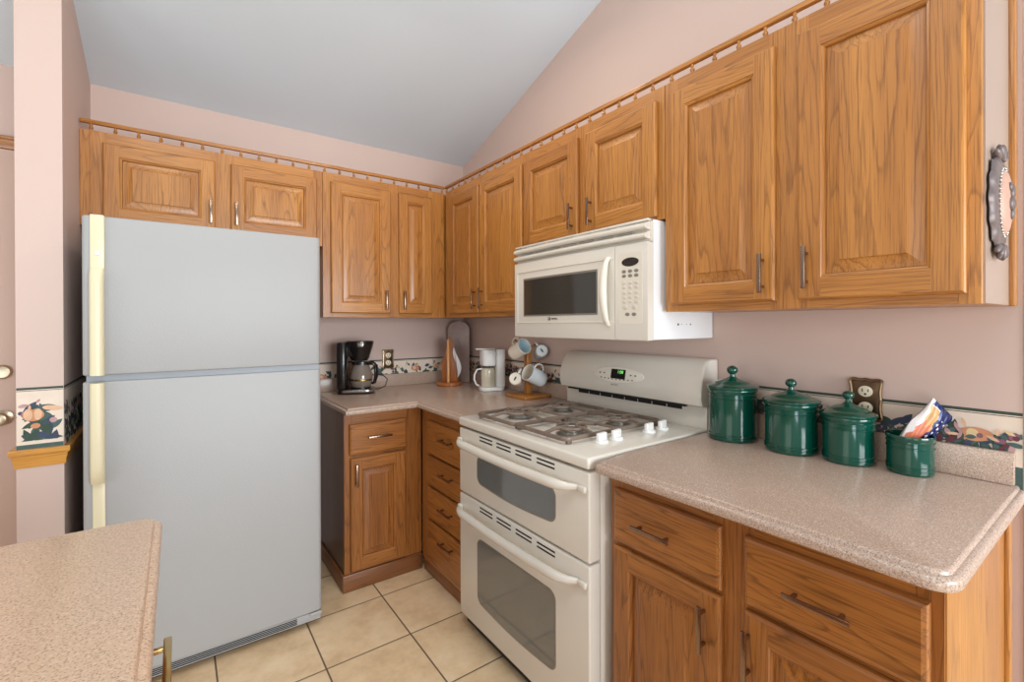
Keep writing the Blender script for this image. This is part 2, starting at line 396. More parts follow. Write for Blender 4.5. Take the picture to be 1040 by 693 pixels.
# wallpaper borders (printed paper, sits flat on the walls)
class Border:
    def __init__(self, place): self.b = NB(); self.place = place; self.d = 0.0012
    def poly(self, pts, mi, d=None):
        if d is None: self.d += 0.000002; d = self.d
        lo, hi = self.lim
        vs = [self.b.verts.new(self.place(min(hi, max(lo, s)), z, d)) for s, z in pts]
        f = self.b.faces.new(vs); f.material_index = mi
    def rect(self, s0, s1, z0, z1, mi, d): self.poly([(s0, z0), (s1, z0), (s1, z1), (s0, z1)], mi, d)
    def blob(self, s, z, rx, rz, rot, mi, n=14, jag=0.08, zmin=0.9):
        pts = []
        for k in range(n):
            a = 2*PI*k/n; q = 1 + random.uniform(-jag, jag)
            x, y = rx*q*math.cos(a), rz*q*math.sin(a)
            pts.append((s + x*math.cos(rot) - y*math.sin(rot), min(self.top - 0.004, max(zmin, z + x*math.sin(rot) + y*math.cos(rot)))))
        self.poly(pts, mi)
    def leaf(self, s, z, l, w, rot, mi, zmin=0.9):
        pts = []
        for k in range(9):
            u = k/8; pts.append((l*(u - 0.5), w*math.sin(PI*u)))
        for k in range(7, 0, -1):
            u = k/8; pts.append((l*(u - 0.5), -w*math.sin(PI*u)))
        self.poly([(s + x*math.cos(rot) - y*math.sin(rot), min(self.top - 0.004, max(zmin, z + x*math.sin(rot) + y*math.cos(rot)))) for x, y in pts], mi)
    def paint(self, s0, s1, zb, zt, dens=1.0, full=False):
        self.top = zt - 0.010; self.lim = (s0, s1)
        self.rect(s0, s1, zb, zt - 0.008, 0, 0.0008)
        self.rect(s0, s1, zt - 0.008, zt, 1, 0.0009)
        self.rect(s0, s1, zt - 0.0125, zt - 0.0105, 1, 0.0011)
        H = zt - zb; L = s1 - s0
        n = int(L/0.0032*dens)
        for i in range(n):                                   # dark foliage bed
            s = random.uniform(s0 + 0.02, s1 - 0.02); z = zb + min(0.62, abs(random.gauss(0.0, 0.30)))*H
            self.leaf(s, z, random.uniform(0.03, 0.06), random.uniform(0.006, 0.012), random.uniform(0, PI), 2 + random.choice((4, 5, 5, 6)), zb)
        step = 0.075/dens; s = s0 + 0.03
        while s < s1 - 0.03:                                 # fruit
            c = random.choice((0, 1, 2, 2, 3, 6, 6, 8))
            z = zb + random.uniform(0.15, 0.58)*H
            if c == 6 or c == 0 or c == 1:
                for q in range(16):
                    self.blob(s + random.gauss(0, 0.016), z + random.gauss(0.006, 0.012), 0.0065, 0.0065, 0, 2 + random.choice((c, c, 1, 4)), 9, 0.05, zb)
            else:
                self.blob(s, z, random.uniform(0.022, 0.036), random.uniform(0.016, 0.024), random.uniform(-0.4, 0.4), 2 + c, 16, 0.05, zb)
                self.blob(s - 0.006, z + 0.003, 0.012, 0.012, 0, 2 + random.choice((3, 8)), 12, 0.08, zb)
            for q in range(3):
                self.leaf(s + random.gauss(0, 0.03), z + random.uniform(-0.01, 0.03), random.uniform(0.02, 0.04), 0.006, random.uniform(0, PI), 2 + random.choice((4, 5, 7, 3)), zb)
            s += step*random.uniform(0.7, 1.2)
        for i in range(int(L/0.025*dens)):                   # light sprays above
            s = random.uniform(s0 + 0.02, s1 - 0.02); z = zb + random.uniform(0.45, 0.78)*H
            self.leaf(s, z, random.uniform(0.015, 0.035), 0.004, random.uniform(0, PI), 2 + random.choice((7, 3, 8, 7, 4)), zb)
    def done(self, name): return struct(name, self.b, [BORDER, BLINE] + PAL)
B1 = Border(lambda s, z, d: (s, -d, z)); B1.paint(-1.2, -0.001, 0.948, 1.077, 0.45); B1.done('trim_3')
B2 = Border(lambda s, z, d: (-d, -s, z)); B2.paint(0.001, -XR_END - 0.001, 0.948, 1.082, 1.2)
B2.rect(0.001, -XR_END - 0.001, 0.892, 0.948, 6, 0.0008); B2.done('trim_4')
B3 = Border(lambda s, z, d: (s, PY - d, z)); B3.paint(PX0 + 0.001, PX1 - 0.001, 0.912, 1.094, 1.3)
pm = (PX0 + PX1)/2
for (ds, dz, rx, rz_, ro, mi_) in ((0.030, 1.020, 0.026, 0.009, -0.15, 5), (-0.018, 1.000, 0.027, 0.022, 0.0, 4), (-0.030, 1.001, 0.011, 0.020, 0.0, 5), (-0.006, 1.001, 0.010, 0.020, 0.0, 5), (-0.018, 1.024, 0.005, 0.006, 0.3, 7), (0.032, 0.978, 0.010, 0.009, 0.0, 9), (-0.012, 0.962, 0.012, 0.009, 0.0, 4), (-0.042, 1.032, 0.012, 0.006, 0.2, 9)):
    B3.blob(pm + ds, dz, rx, rz_, ro, mi_, 18, 0.04)
B3.rect(PX0, PX1, 0.886, 0.900, 6, 0.0035); B3.rect(PX0, PX1, 0.900, 0.912, 0, 0.0036); B3.done('trim_5')
B4 = Border(lambda s, z, d: (PX1 + d, s, z)); B4.paint(PY + 0.001, -0.02, 0.886, 1.094, 0.8); B4.done('trim_6')

# door beyond the stub wall
KNOBM = plain('satin_knob', (186, 168, 142), 0.28, 1.0, noise=0.03)
b = NB(); box(b, -3.05, -2.222, -0.03, -0.002, 0.012, 2.062, 0, 0.003)
dr = struct('door_1', b, DOORP)
for zz, rr in ((0.912, 0.027), (1.108, 0.024)):
    b = NB()
    if zz < 1: lathe(b, [(0, 0), (0.032, 0), (0.032, 0.006), (0.012, 0.010), (0.012, 0.03), (0.024, 0.04), (0.028, 0.052), (0.022, 0.064), (0, 0.068)], 24)
    else: lathe(b, [(0, 0), (0.030, 0), (0.030, 0.008), (0.024, 0.018), (0, 0.020)], 24)
    b.transform(Matrix.Translation((-2.272, -0.031, zz)) @ Matrix.Rotation(PI/2, 4, 'X'))
    obj('door_knob' if zz < 1 else 'deadbolt', b, KNOBM, dr)
b = NB()
box(b, -3.13, -2.19, -0.022, -0.0015, 2.066, 2.122, 0, 0.004); box(b, -3.13, -2.19, -0.028, -0.0015, 2.108, 2.122, 0, 0.003)
struct('trim_7', b, OX)
b = NB(); box(b, -2.219, -2.19, -0.020, -0.0015, 0.0, 2.065, 0, 0.004); struct('trim_8', b, DOORP)

# ------------------------------------------------------------------ cabinets
def handle_bm(L, vertical, M, depth=0.028, w=0.011):
    """flat bar pull centred at origin, standing out toward -y"""
    b = NB(); h = L/2
    if vertical:
        box(b, -w/2, w/2, -depth, -depth + 0.006, -h, h, 0, 0.0015)
        for s in (-1, 1): box(b, -w/2 + 0.002, w/2 - 0.002, -depth + 0.004, 0.0, s*(h - 0.018) - 0.004, s*(h - 0.018) + 0.004, 0, 0.001)
    else:
        box(b, -h, h, -depth, -depth + 0.006, -w/2, w/2, 0, 0.0015)
        for s in (-1, 1): box(b, s*(h - 0.018) - 0.004, s*(h - 0.018) + 0.004, -depth + 0.004, 0.0, -w/2 + 0.002, w/2 - 0.002, 0, 0.001)
    b.transform(M); return b

def door_frame_bm(w, h, th, fw):
    """raised-panel door frame: front at y=-th, local origin at lower left; slots 0 vertical, 1 horizontal"""
    t = bmesh.new()
    def ring(ins, y): return [t.verts.new(p) for p in ((ins, y, ins), (w - ins, y, ins), (w - ins, y, h - ins), (ins, y, h - ins))]
    def strip(A, B, mi=None):
        for k in range(4):
            f = t.faces.new((A[k], A[(k+1) % 4], B[(k+1) % 4], B[k])); f.material_index = (1 if k in (0, 2) else 0) if mi is None else mi
    r0 = ring(0, 0.0); r1 = ring(0, -th + 0.006); r2 = ring(0.0025, -th + 0.002); r3 = ring(0.006, -th)
    strip(r0, r1); strip(r1, r2); strip(r2, r3)
    e = 0.006; y = -th
    def quad(x0, x1, z0, z1, mi):
        f = t.faces.new([t.verts.new(p) for p in ((x0, y, z0), (x1, y, z0), (x1, y, z1), (x0, y, z1))]); f.material_index = mi
    quad(e, fw, e, h - e, 0); quad(w - fw, w - e, e, h - e, 0)
    quad(fw, w - fw, e, fw, 1); quad(fw, w - fw, h - fw, h - e, 1)
    a = ring(fw, -th); c = ring(fw + 0.002, -th + 0.003); d = ring(fw + 0.008, -th + 0.006); g = ring(fw + 0.010, -th + 0.0135)
    strip(a, c); strip(c, d); strip(d, g)
    bk = ring(fw + 0.010, 0.0); strip(g, bk)
    strip(bk, r0)
    bmesh.ops.recalc_face_normals(t, faces=list(t.faces))
    for f in t.faces:
        if f.normal.y > 0.5 and all(v.co.y < -th + 1e-5 for v in f.verts): f.normal_flip()
    return t
def door_panel_bm(w, h, th, fw):
    t = bmesh.new()
    def ring(ins, y): return [t.verts.new(p) for p in ((ins, y, ins), (w - ins, y, ins), (w - ins, y, h - ins), (ins, y, h - ins))]
    g = fw + 0.0102
    rs = [ring(g, -0.001), ring(g, -th + 0.0130), ring(g + 0.004, -th + 0.0130), ring(g + 0.030, -th + 0.0045), ring(g + 0.0315, -th + 0.0020)]
    for A, B in zip(rs, rs[1:]):
        for k in range(4): t.faces.new((A[k], A[(k+1) % 4], B[(k+1) % 4], B[k]))
    t.faces.new(rs[-1]); t.faces.new(rs[0][::-1])
    bmesh.ops.recalc_face_normals(t, faces=list(t.faces))
    return t
def add_door(parent, x0, x1, z0, z1, yf, handle=None, fw=0.055, th=0.018):
    """yf: plane of the face frame; handle = (x, zc, length) in cabinet coordinates"""
    w, h = x1 - x0, z1 - z0
    d = obj('door', door_frame_bm(w, h, th, fw), [OZ, OX], parent, smooth=20)
    d.location = (x0, yf - 0.0008, z0)
    p = obj('panel', door_panel_bm(w, h, th, fw), [OZ], d, smooth=20)
    if handle:
        hx, hz, L = handle
        obj('handle', handle_bm(L, True, Matrix.Translation((hx - x0, -th - 0.0003, hz - z0))), NICKEL, d)
    return d
def add_drawer(parent, x0, x1, z0, z1, yf, hx, hz, L, th=0.018):
    w, h = x1 - x0, z1 - z0
    t = NB()
    rs = []
    for ins, y in ((0, 0.0), (0, -th + 0.007), (0.003, -th + 0.003), (0.010, -th), ):
        rs.append([t.verts.new(p) for p in ((ins, y, ins), (w - ins, y, ins), (w - ins, y, h - ins), (ins, y, h - ins))])
    for A, B in zip(rs, rs[1:]):
        for k in range(4): t.faces.new((A[k], A[(k+1) % 4], B[(k+1) % 4], B[k]))
    t.faces.new(rs[-1]); t.faces.new(rs[0][::-1]); bmesh.ops.recalc_face_normals(t, faces=list(t.faces))
    d = obj('drawer', t, [OX], parent, smooth=20); d.location = (x0, yf - 0.0008, z0)
    obj('handle', handle_bm(L, False, Matrix.Translation((hx - x0, -th - 0.0003, hz - z0))), NICKEL, d)
    return d
def face_frame(parent, x0, x1, z0, z1, yf, stiles, top, bot, rails=(), th=0.019):
    b = NB()
    for a, c in stiles: box(b, a, c, yf, yf + th, z0, z1, 0, 0.0006, 1)
    xs = sorted(stiles)
    for (a0, a1), (c0, c1) in zip(xs, xs[1:]):
        box(b, a1, c0, yf + 0.0002, yf + th, z1 - top, z1, 1); box(b, a1, c0, yf + 0.0002, yf + th, z0, z0 + bot, 1)
        for (r0, r1, u0, u1) in rails:
            if u0 <= a1 + 1e-4 and u1 >= c0 - 1e-4: box(b, a1, c0, yf + 0.0002, yf + th, r0, r1, 1)
    return obj('face_frame', b, OAKW, parent, smooth=20)
def carcass(parent, x0, x1, z0, z1, yf, mats=None, depth_to=-0.002):
    b = NB(); box(b, x0 + 0.001, x1 - 0.001, yf + 0.0195, depth_to, z0 + 0.001, z1 - 0.001, 0, 0.001, 1)
    return obj('body', b, mats or OZ, parent)

UF, UT, UB = -0.317, 2.120, 1.344
HZ = 1.444; HL = 0.110
R = -PI/2
# over the refrigerator (world x -1.992 .. -1.042)
t = thing('wall_cabinet', 'short two-door oak wall cabinet above the white refrigerator', 'cabinet', (-1.992, 0, 1.722), 0)
def lx(x): return x + 1.992
carcass(t, 0, 0.950, 0, 0.398, UF)
face_frame(t, 0, 0.950, 0, 0.398, UF, [(0, 0.030), (0.0305, 0.085), (0.455, 0.548), (0.905, 0.950)], 0.060, 0.030)
add_door(t, lx(-1.920), lx(-1.522), 0.022, 0.352, UF, (lx(-1.541), 0.110, HL))
add_door(t, lx(-1.460), lx(-1.071), 0.022, 0.352, UF, (lx(-1.438), 0.112, HL))
# back wall corner unit (world x -1.040 .. -0.319)
t = thing('wall_cabinet', 'tall oak wall cabinet above the black coffee maker, one wide and one narrow door', 'cabinet', (-1.040, 0, UB), 0)
def lx(x): return x + 1.040
carcass(t, 0, 1.036, 0, 0.776, UF)
face_frame(t, 0, 0.722, 0, 0.776, UF, [(0, 0.055), (0.355, 0.435), (0.610, 0.7215)], 0.060, 0.038)
add_door(t, lx(-1.001), lx(-0.670), 0.023, 0.730, UF, (lx(-0.702), HZ - UB, HL))
add_door(t, lx(-0.620), lx(-0.410), 0.023, 0.730, UF, (lx(-0.593), HZ - UB, HL), fw=0.052)
# right wall corner unit (world y -0.3375 .. -1.147)
t = thing('wall_cabinet', 'oak corner wall cabinet with two meeting doors above the white coffee machine', 'cabinet', (0, -0.338, UB), R)
def ly(y): return -y - 0.338
carcass(t, 0.0, 0.809, 0, 0.776, UF)
face_frame(t, 0.0, 0.809, 0, 0.776, UF, [(0.0, 0.095), (0.395, 0.425), (0.775, 0.809)], 0.060, 0.038)
add_door(t, ly(-0.407), ly(-0.742), 0.023, 0.730, UF, (ly(-0.714), HZ - UB, HL))
add_door(t, ly(-0.758), ly(-1.140), 0.023, 0.730, UF, (ly(-0.790), HZ - UB, HL))
# over the microwave
t = thing('wall_cabinet', 'short two-door oak wall cabinet directly above the microwave', 'cabinet', (0, -1.1485, 1.664), R)
def ly(y): return -y - 1.1485
carcass(t, 0, 0.790, 0, 0.456, UF)
face_frame(t, 0, 0.790, 0, 0.456, UF, [(0, 0.040), (0.350, 0.450), (0.745, 0.790)], 0.060, 0.030)
add_door(t, ly(-1.157), ly(-1.523), 0.012, 0.410, UF, (ly(-1.497), 0.085, HL))
add_door(t, ly(-1.571), ly(-1.912), 0.012, 0.410, UF, (ly(-1.606), 0.085, HL))
# right end unit
t = thing('wall_cabinet', 'large two-door oak wall cabinet above the green canisters, ending the run', 'cabinet', (0, -1.9405, UB), R)
def ly(y): return -y - 1.9405
carcass(t, 0, 0.7715, 0, 0.776, UF)
face_frame(t, 0, 0.7715, 0, 0.776, UF, [(0, 0.050), (0.345, 0.445), (0.735, 0.7715)], 0.060, 0.038)
add_door(t, ly(-1.969), ly(-2.304), 0.023, 0.730, UF, (ly(-2.276), 0.100, HL))
add_door(t, ly(-2.364), ly(-2.690), 0.023, 0.730, UF, (ly(-2.388), 0.105, HL))
b = NB(); box(b, 0.7712, 0.7745, -0.300, -0.036, 0.002, 0.776, 0)
obj('end_panel', b, [plain('sheen_end_panel', (164, 144, 130), 0.35, noise=0.02)], t, 'end panel with painted sheen')  # pale colour stands in for the grazing sheen on the panel
b = NB(); box(b, 0.7712, 0.786, -0.036, -0.002, 0.0, 0.776, 0, 0.004)
obj('scribe_moulding', b, OZ, t)

# oak gallery rails on top of the wall cabinets
def spindle_bm():
    b = NB(); lathe(b, [(0, 0), (0.0075, 0), (0.0075, 0.003), (0.0045, 0.005), (0.0075, 0.011), (0.0065, 0.015), (0.0035, 0.018), (0.0055, 0.024), (0.0055, 0.0285), (0, 0.0285)], 12)
    return b
def gallery(label, loc, rz, x0, x1, first, n, step):
    t = thing('gallery_rail', label, 'railing', loc, rz, None)
    b = NB(); box(b, x0, x1, -0.009, 0.009, 0.0288, 0.0350, 0, 0.002); box(b, x0, x1, -0.007, 0.007, 0.0346, 0.0455, 0, 0.003)
    obj('rail', b, OX, t)
    s0 = None
    for k in range(n):
        if s0 is None: s = s0 = obj('spindle', spindle_bm(), OZ, t)
        else: s = s0.copy(); COL.objects.link(s); s.parent = t
        s.location = (first + k*step, 0, 0)
gallery('thin oak rail with turned spindles on the cabinets along the back wall', (-1.992, -0.3075, 2.1205), 0, 0.0, 1.678, 0.035, 22, 0.0775)
gallery('thin oak rail with turned spindles on the cabinets along the stove wall', (-0.3075, -0.300, 2.1205), R, 0.017, 2.410, 0.030, 31, 0.0776)

# base cabinets (the same oak in a darker tone)
OX_UP, OZ_UP = OX, OZ
OX, OZ, OY = [oak('dark_oak_grain_%s' % 'xzy'[k], (0, 2, 1)[k], (178, 114, 52), (136, 80, 35), (66, 33, 12)) for k in range(3)]
OAKW = [OZ, OX, OY]
BF = -0.610; BTOP = 0.869
t = thing('base_cabinet', 'small oak base cabinet beside the refrigerator with one drawer and one door', 'cabinet', (-1.018, 0, 0), 0)
def lx(x): return x + 1.018
b = NB(); box(b, 0.001, 0.404, BF + 0.0195, -0.002, 0.001, BTOP - 0.001, 0, 0.001, 1); obj('body', b, SHADESIDE, t, 'oak side with painted shade')
face_frame(t, 0, 0.404, 0.085, BTOP, BF, [(0, 0.040), (0.305, 0.404)], 0.060, 0.020, [(0.640, 0.675, 0.0, 0.404)])
add_drawer(t, lx(-0.995), lx(-0.702), 0.664, 0.816, BF, lx(-0.850), 0.746, 0.120)
add_door(t, lx(-0.991), lx(-0.708), 0.096, 0.648, BF, (lx(-0.966), 0.568, HL))
b = NB(); box(b, -0.010, 0.402, BF - 0.010, BF + 0.0195, 0.001, 0.084, 0, 0.003); box(b, -0.010, 0.0005, BF + 0.018, -0.004, 0.001, 0.084, 0, 0.003)
obj('base_board', b, TOE, t, 'darker base board')
t = thing('base_cabinet', 'oak base cabinet with a stack of four drawers between corner and stove', 'cabinet', (0, -0.612, 0), R)
def ly(y): return -y - 0.612
b = NB(); box(b, 0.004, 0.542, BF + 0.0195, -0.002, 0.001, BTOP - 0.001, 0, 0.001, 1); obj('body', b, OZ, t)
face_frame(t, 0.004, 0.543, 0.060, BTOP, BF, [(0.004, 0.110), (0.505, 0.543)], 0.068, 0.030, [(0.625, 0.650, 0, 0.55), (0.465, 0.490, 0, 0.55), (0.290, 0.318, 0, 0.55)])
for z0, z1, hz in ((0.638, 0.808, 0.742), (0.478, 0.628, 0.570), (0.308, 0.466, 0.402), (0.078, 0.294, 0.238)):
    add_drawer(t, ly(-0.708), ly(-1.138), z0, z1, BF, ly(-0.940), hz, 0.125)
b = NB(); box(b, 0.020, 0.542, BF + 0.001, BF + 0.0195, 0.001, 0.059, 0, 0.002); obj('base_board', b, TOE, t, 'darker base board')
t = thing('base_cabinet', 'oak base cabinet right of the stove with two drawers over two doors', 'cabinet', (0, -1.958, 0), R)
def ly(y): return -y - 1.958
b = NB(); box(b, 0.001, 0.7535, BF + 0.0195, -0.002, 0.001, BTOP - 0.001, 0, 0.001, 1); obj('body', b, OZ, t)
face_frame(t, 0, 0.7535, 0.085, BTOP, BF, [(0, 0.045), (0.330, 0.430), (0.715, 0.7535)], 0.060, 0.020, [(0.640, 0.675, 0, 0.76)])
add_drawer(t, ly(-1.980), ly(-2.314), 0.664, 0.819, BF, ly(-2.126), 0.738, 0.122)
add_drawer(t, ly(-2.371), ly(-2.694), 0.664, 0.819, BF, ly(-2.525), 0.738, 0.122)
add_door(t, ly(-1.980), ly(-2.314), 0.096, 0.650, BF, (ly(-2.274), 0.562, 0.115))
add_door(t, ly(-2.371), ly(-2.694), 0.096, 0.650, BF, (ly(-2.384), 0.560, 0.115))
b = NB(); box(b, 0.002, 0.752, BF + 0.06, BF + 0.08, 0.001, 0.084, 0, 0.002); obj('base_board', b, TOE, t)
b = NB(); box(b, 0.7530, 0.7565, BF + 0.002, -0.095, 0.02, BTOP, 0, 0.0005, 1); obj('end_panel', b, OZ_UP, t)
b = NB(); box(b, 0.7530, 0.7660, -0.094, -0.062, 0.0, BTOP, 0, 0.004); obj('scribe_moulding', b, OZ_UP, t)

OXB, OZB, OYB = OX, OZ, OY
OX, OZ = OX_UP, OZ_UP
# ------------------------------------------------------------------ worktops
def offset_poly(pts, ds):
    n = len(pts); out = []
    for i in range(n):
        p0, p1, p2 = Vector(pts[i-1]), Vector(pts[i]), Vector(pts[(i+1) % n])
        e1 = (p1 - p0).normalized(); e2 = (p2 - p1).normalized()
        n1 = Vector((-e1.y, e1.x)); n2 = Vector((-e2.y, e2.x))      # inward for CCW outlines
        d1, d2 = ds[i-1], ds[i]
        cr = e1.x*e2.y - e1.y*e2.x
        if abs(cr) < 1e-3: out.append(p1 + n1*max(d1, d2) if abs(d1-d2) < 1e-9 else p1 + n1*d1); continue
        q1 = p1 + n1*d1; q2 = p1 + n2*d2
        u = ((q2.x - q1.x)*e2.y - (q2.y - q1.y)*e2.x)/cr
        out.append(q1 + e1*u)
    return out
EDGE = [(0.0190, 0.0), (0.0165, -0.0008), (0.0140, -0.0026), (0.0132, -0.0052), (0.0122, -0.0080), (0.0070, -0.0086), (0.0030, -0.0105), (0.0008, -0.0140), (0.0, -0.0170), (0.0, -0.0260), (0.0015, -0.0305), (0.0055, -0.0330), (0.0300, -0.0330)]
def worktop_bm(pts, exposed, z):
    b = NB(); rings = []
    for d, dz in EDGE:
        rings.append([b.verts.new((p.x, p.y, z + dz)) for p in offset_poly(pts, [d if e else 0.0 for e in exposed])])
    n = len(pts)
    for A, B in zip(rings, rings[1:]):
        for k in range(n):
            try: b.faces.new((A[k], A[(k+1) % n], B[(k+1) % n], B[k]))
            except ValueError: pass
    b.faces.new(rings[0]); b.faces.new(rings[-1][::-1])
    bmesh.ops.remove_doubles(b, verts=list(b.verts), dist=1e-6)
    bmesh.ops.recalc_face_normals(b, faces=list(b.faces))
    return b
def fillet(c, r, a0, a1, n=6):
    return [(c[0] + r*math.cos(a0 + (a1 - a0)*k/n), c[1] + r*math.sin(a0 + (a1 - a0)*k/n)) for k in range(n+1)]
CZ = 0.903
pts = [(-1.026, -0.674), (-0.666, -0.674), (-0.666, -1.1595), (-0.002, -1.1595), (-0.002, -0.002), (-1.026, -0.002)]
w = obj('worktop', worktop_bm(pts, [1, 1, 0, 0, 0, 1], CZ), LAM, loc=(-0.5, -0.5, CZ - 0.04), smooth=40)
tag(w, 'L-shaped speckled beige laminate worktop in the corner, holding both coffee machines', 'countertop')
b = NB(); box(b, -1.020, -0.017, -0.018, -0.002, CZ + 0.0003, 0.982, 0, 0.003); box(b, -0.018, -0.002, -1.158, -0.002, CZ + 0.0003, 0.982, 0, 0.003)
obj('backsplash', b, LAM, w).matrix_parent_inverse = Matrix.Translation((0.5, 0.5, -(CZ - 0.04)))
rc = 0.045
pts = fillet((-0.690 + 0.02, -1.957 - 0.02), 0.02, PI/2, PI) + fillet((-0.690 + rc, -2.742 + rc), rc, PI, 1.5*PI) + [(-0.002, -2.742), (-0.002, -1.957)]
n = len(pts); ex = [1]*n; ex[n-2] = 0; ex[n-1] = 0
w = obj('worktop', worktop_bm(pts, ex, CZ), LAM, loc=(-0.35, -2.35, CZ - 0.04), smooth=40)
tag(w, 'speckled beige laminate worktop right of the stove with green canisters on it', 'countertop')
b = NB(); box(b, -0.020, -0.002, -2.722, -1.960, CZ + 0.0003, 0.984, 0, 0.003)
obj('backsplash', b, LAM, w).matrix_parent_inverse = Matrix.Translation((0.35, 2.35, -(CZ - 0.04)))
# peninsula
px1, py1 = -1.697, -1.668
rc = 0.035
pts = fillet((px1 - rc, py1 - rc), rc, 0, PI/2) + [(-2.45, py1), (-2.45, -3.6), (px1, -3.6)]
n = len(pts); ex = [1]*n; ex[n-2] = 0
LAMLIT = speckle('warm_lit_laminate', (214, 182, 154), (150, 116, 92), (232, 208, 184))  # warmer copy of the laminate, warm light put into its colour
w = obj('worktop', worktop_bm(pts, ex, CZ), LAMLIT, loc=(-2.1, -2.6, CZ - 0.04), smooth=40)
tag(w, 'speckled laminate worktop with painted warm light, on the peninsula in the near left corner', 'countertop')
t = thing('base_cabinet', 'oak peninsula base cabinet with a brass drawer pull, near left corner', 'cabinet', (-2.42, -3.55, 0), 0)
b = NB(); box(b, 0.0, 0.690, 0.0, 1.850, 0.0, BTOP, 0, 0.002); obj('body', b, OZB, t)
b = NB(); box(b, 0.6905, 0.706, 1.360, 1.800, 0.664, 0.816, 0, 0.004); d = obj('drawer', b, OYB, t)
b = NB(); box(b, 0.6905, 0.706, 1.360, 1.800, 0.100, 0.650, 0, 0.004); obj('door', b, OZB, t)
b = NB()
hx = -1.680 + 2.42; y0, y1 = -2.030 + 3.55, -1.880 + 3.55
box(b, hx - 0.012, hx, y0, y1, 0.734, 0.746, 0, 0.002)
for yy in (-1.905 + 3.55, -2.000 + 3.55): box(b, 0.7064, hx - 0.005, yy - 0.005, yy + 0.005, 0.736, 0.744, 0, 0.0015)
obj('handle', b, GOLD, d, 'brass pull')

# ------------------------------------------------------------------ refrigerator
FX0, FX1, FY, FZ = -1.930, -1.166, -0.800, 1.680
t = thing('refrigerator', 'white two-door refrigerator with cream handles on the left', 'refrigerator', (FX0, 0, 0), 0)
FWd = FX1 - FX0
b = NB(); box(b, 0.004, FWd - 0.004, -0.722, -0.05, 0.03, FZ - 0.015, 0, 0.008)
for xx in (0.05, FWd - 0.05):
    for yy in (-0.69, -0.10): box(b, xx - 0.02, xx + 0.02, yy - 0.02, yy + 0.02, 0.0005, 0.035)
body = obj('body', b, FRIDGEM, t)
def fdoor(name, z0, z1):
    b = NB()
    pts = [(0.0, -0.730)] + [(0.0 + 0.018 - 0.018*math.cos(a), FY + 0.018 - 0.018*math.sin(a)) for a in [PI/2*k/5 for k in range(6)]]
    N = 12
    for k in range(1, N):
        u = k/N; x = 0.018 + (FWd - 0.036)*u; pts.append((x, FY - 0.006*math.sin(PI*u)))
    pts += [(FWd - 0.018 + 0.018*math.sin(a), FY + 0.018 - 0.018*math.cos(a)) for a in [PI/2*k/5 for k in range(6)]] + [(FWd, -0.730)]
    prism(b, pts, z0, z1, 'xy', 0, 0.006, None, 3)
    return obj(name, b, FRIDGEM, t, smooth=50)
d1 = fdoor('freezer_door', 1.134, FZ); d2 = fdoor('fridge_door', 0.070, 1.112)
b = NB(); box(b, 0.010, FWd - 0.008, -0.790, -0.723, 1.1125, 1.1335); obj('door_gap_trim', b, FRIDGEG, t, 'blue grey strip')
def grip(z0, z1, taper_top, taper_bot):
    """rounded vertical grip swept along z"""
    b = NB(); xs = 0.041; pts = []; rr = []
    n = 14
    for k in range(n+1):
        u = k/n; z = z0 + (z1 - z0)*u
        q = 1.0
        if taper_bot and u < 0.18: q = min(q, math.sqrt(max(0.0, 1 - (1 - u/0.18)**2))*0.55 + 0.45)
        if taper_top and u > 0.82: q = min(q, math.sqrt(max(0.0, 1 - (1 - (1-u)/0.18)**2))*0.55 + 0.45)
        pts.append((xs, FY - 0.004 - 0.016*q, z)); rr.append(1.0)
        rr[-1] = (0.0195, 0.024*q)
    t_ = bmesh.new(); rings = []
    for p, (rx, ry) in zip(pts, rr):
        rings.append([t_.verts.new((p[0] + rx*math.copysign(abs(math.cos(a))**0.7, math.cos(a)), p[1] + ry*math.copysign(abs(math.sin(a))**0.7, math.sin(a)), p[2])) for a in [2*PI*j/16 for j in range(16)]])
    for A, B in zip(rings, rings[1:]):
        for j in range(16): t_.faces.new((A[j], A[(j+1) % 16], B[(j+1) % 16], B[j]))
    t_.faces.new(rings[0][::-1]); t_.faces.new(rings[-1]); bmesh.ops.recalc_face_normals(t_, faces=list(t_.faces))
    add_tmp(b, t_, None, 0); return b
b = grip(1.136, 1.500, True, False)
box(b, 0.0225, 0.0605, FY - 0.014, FY + 0.004, 1.480, FZ + 0.002, 0, 0.004)
h = obj('handle', b, CREAM, d1, 'cream plastic handle')
b = NB(); lathe(b, [(0, 0.004), (0.006, 0.003), (0.008, 0)], 16); b.transform(Matrix.Translation((0.042, FY - 0.0145, 1.550)) @ Matrix.Rotation(PI/2, 4, 'X')); obj('screw_cap', b, WHITEP, h)
b = grip(0.768, 1.110, False, True)
box(b, 0.0255, 0.0585, FY - 0.006, FY + 0.004, 0.110, 0.800, 0, 0.003)
obj('handle', b, CREAM, d2, 'cream plastic handle')
b = NB(); box(b, 0.006, FWd - 0.004, FY + 0.006, -0.723, 0.030, 0.066, 0, 0.004)
for k in range(4): box(b, 0.03, FWd - 0.10, FY + 0.0045, FY + 0.010, 0.037 + k*0.0068, 0.0405 + k*0.0068, 1)
box(b, FWd - 0.05, FWd - 0.002, FY - 0.001, FY + 0.01, 0.055, 0.067, 0, 0.002)
obj('grille', b, [FRIDGEM, SLOT], t)

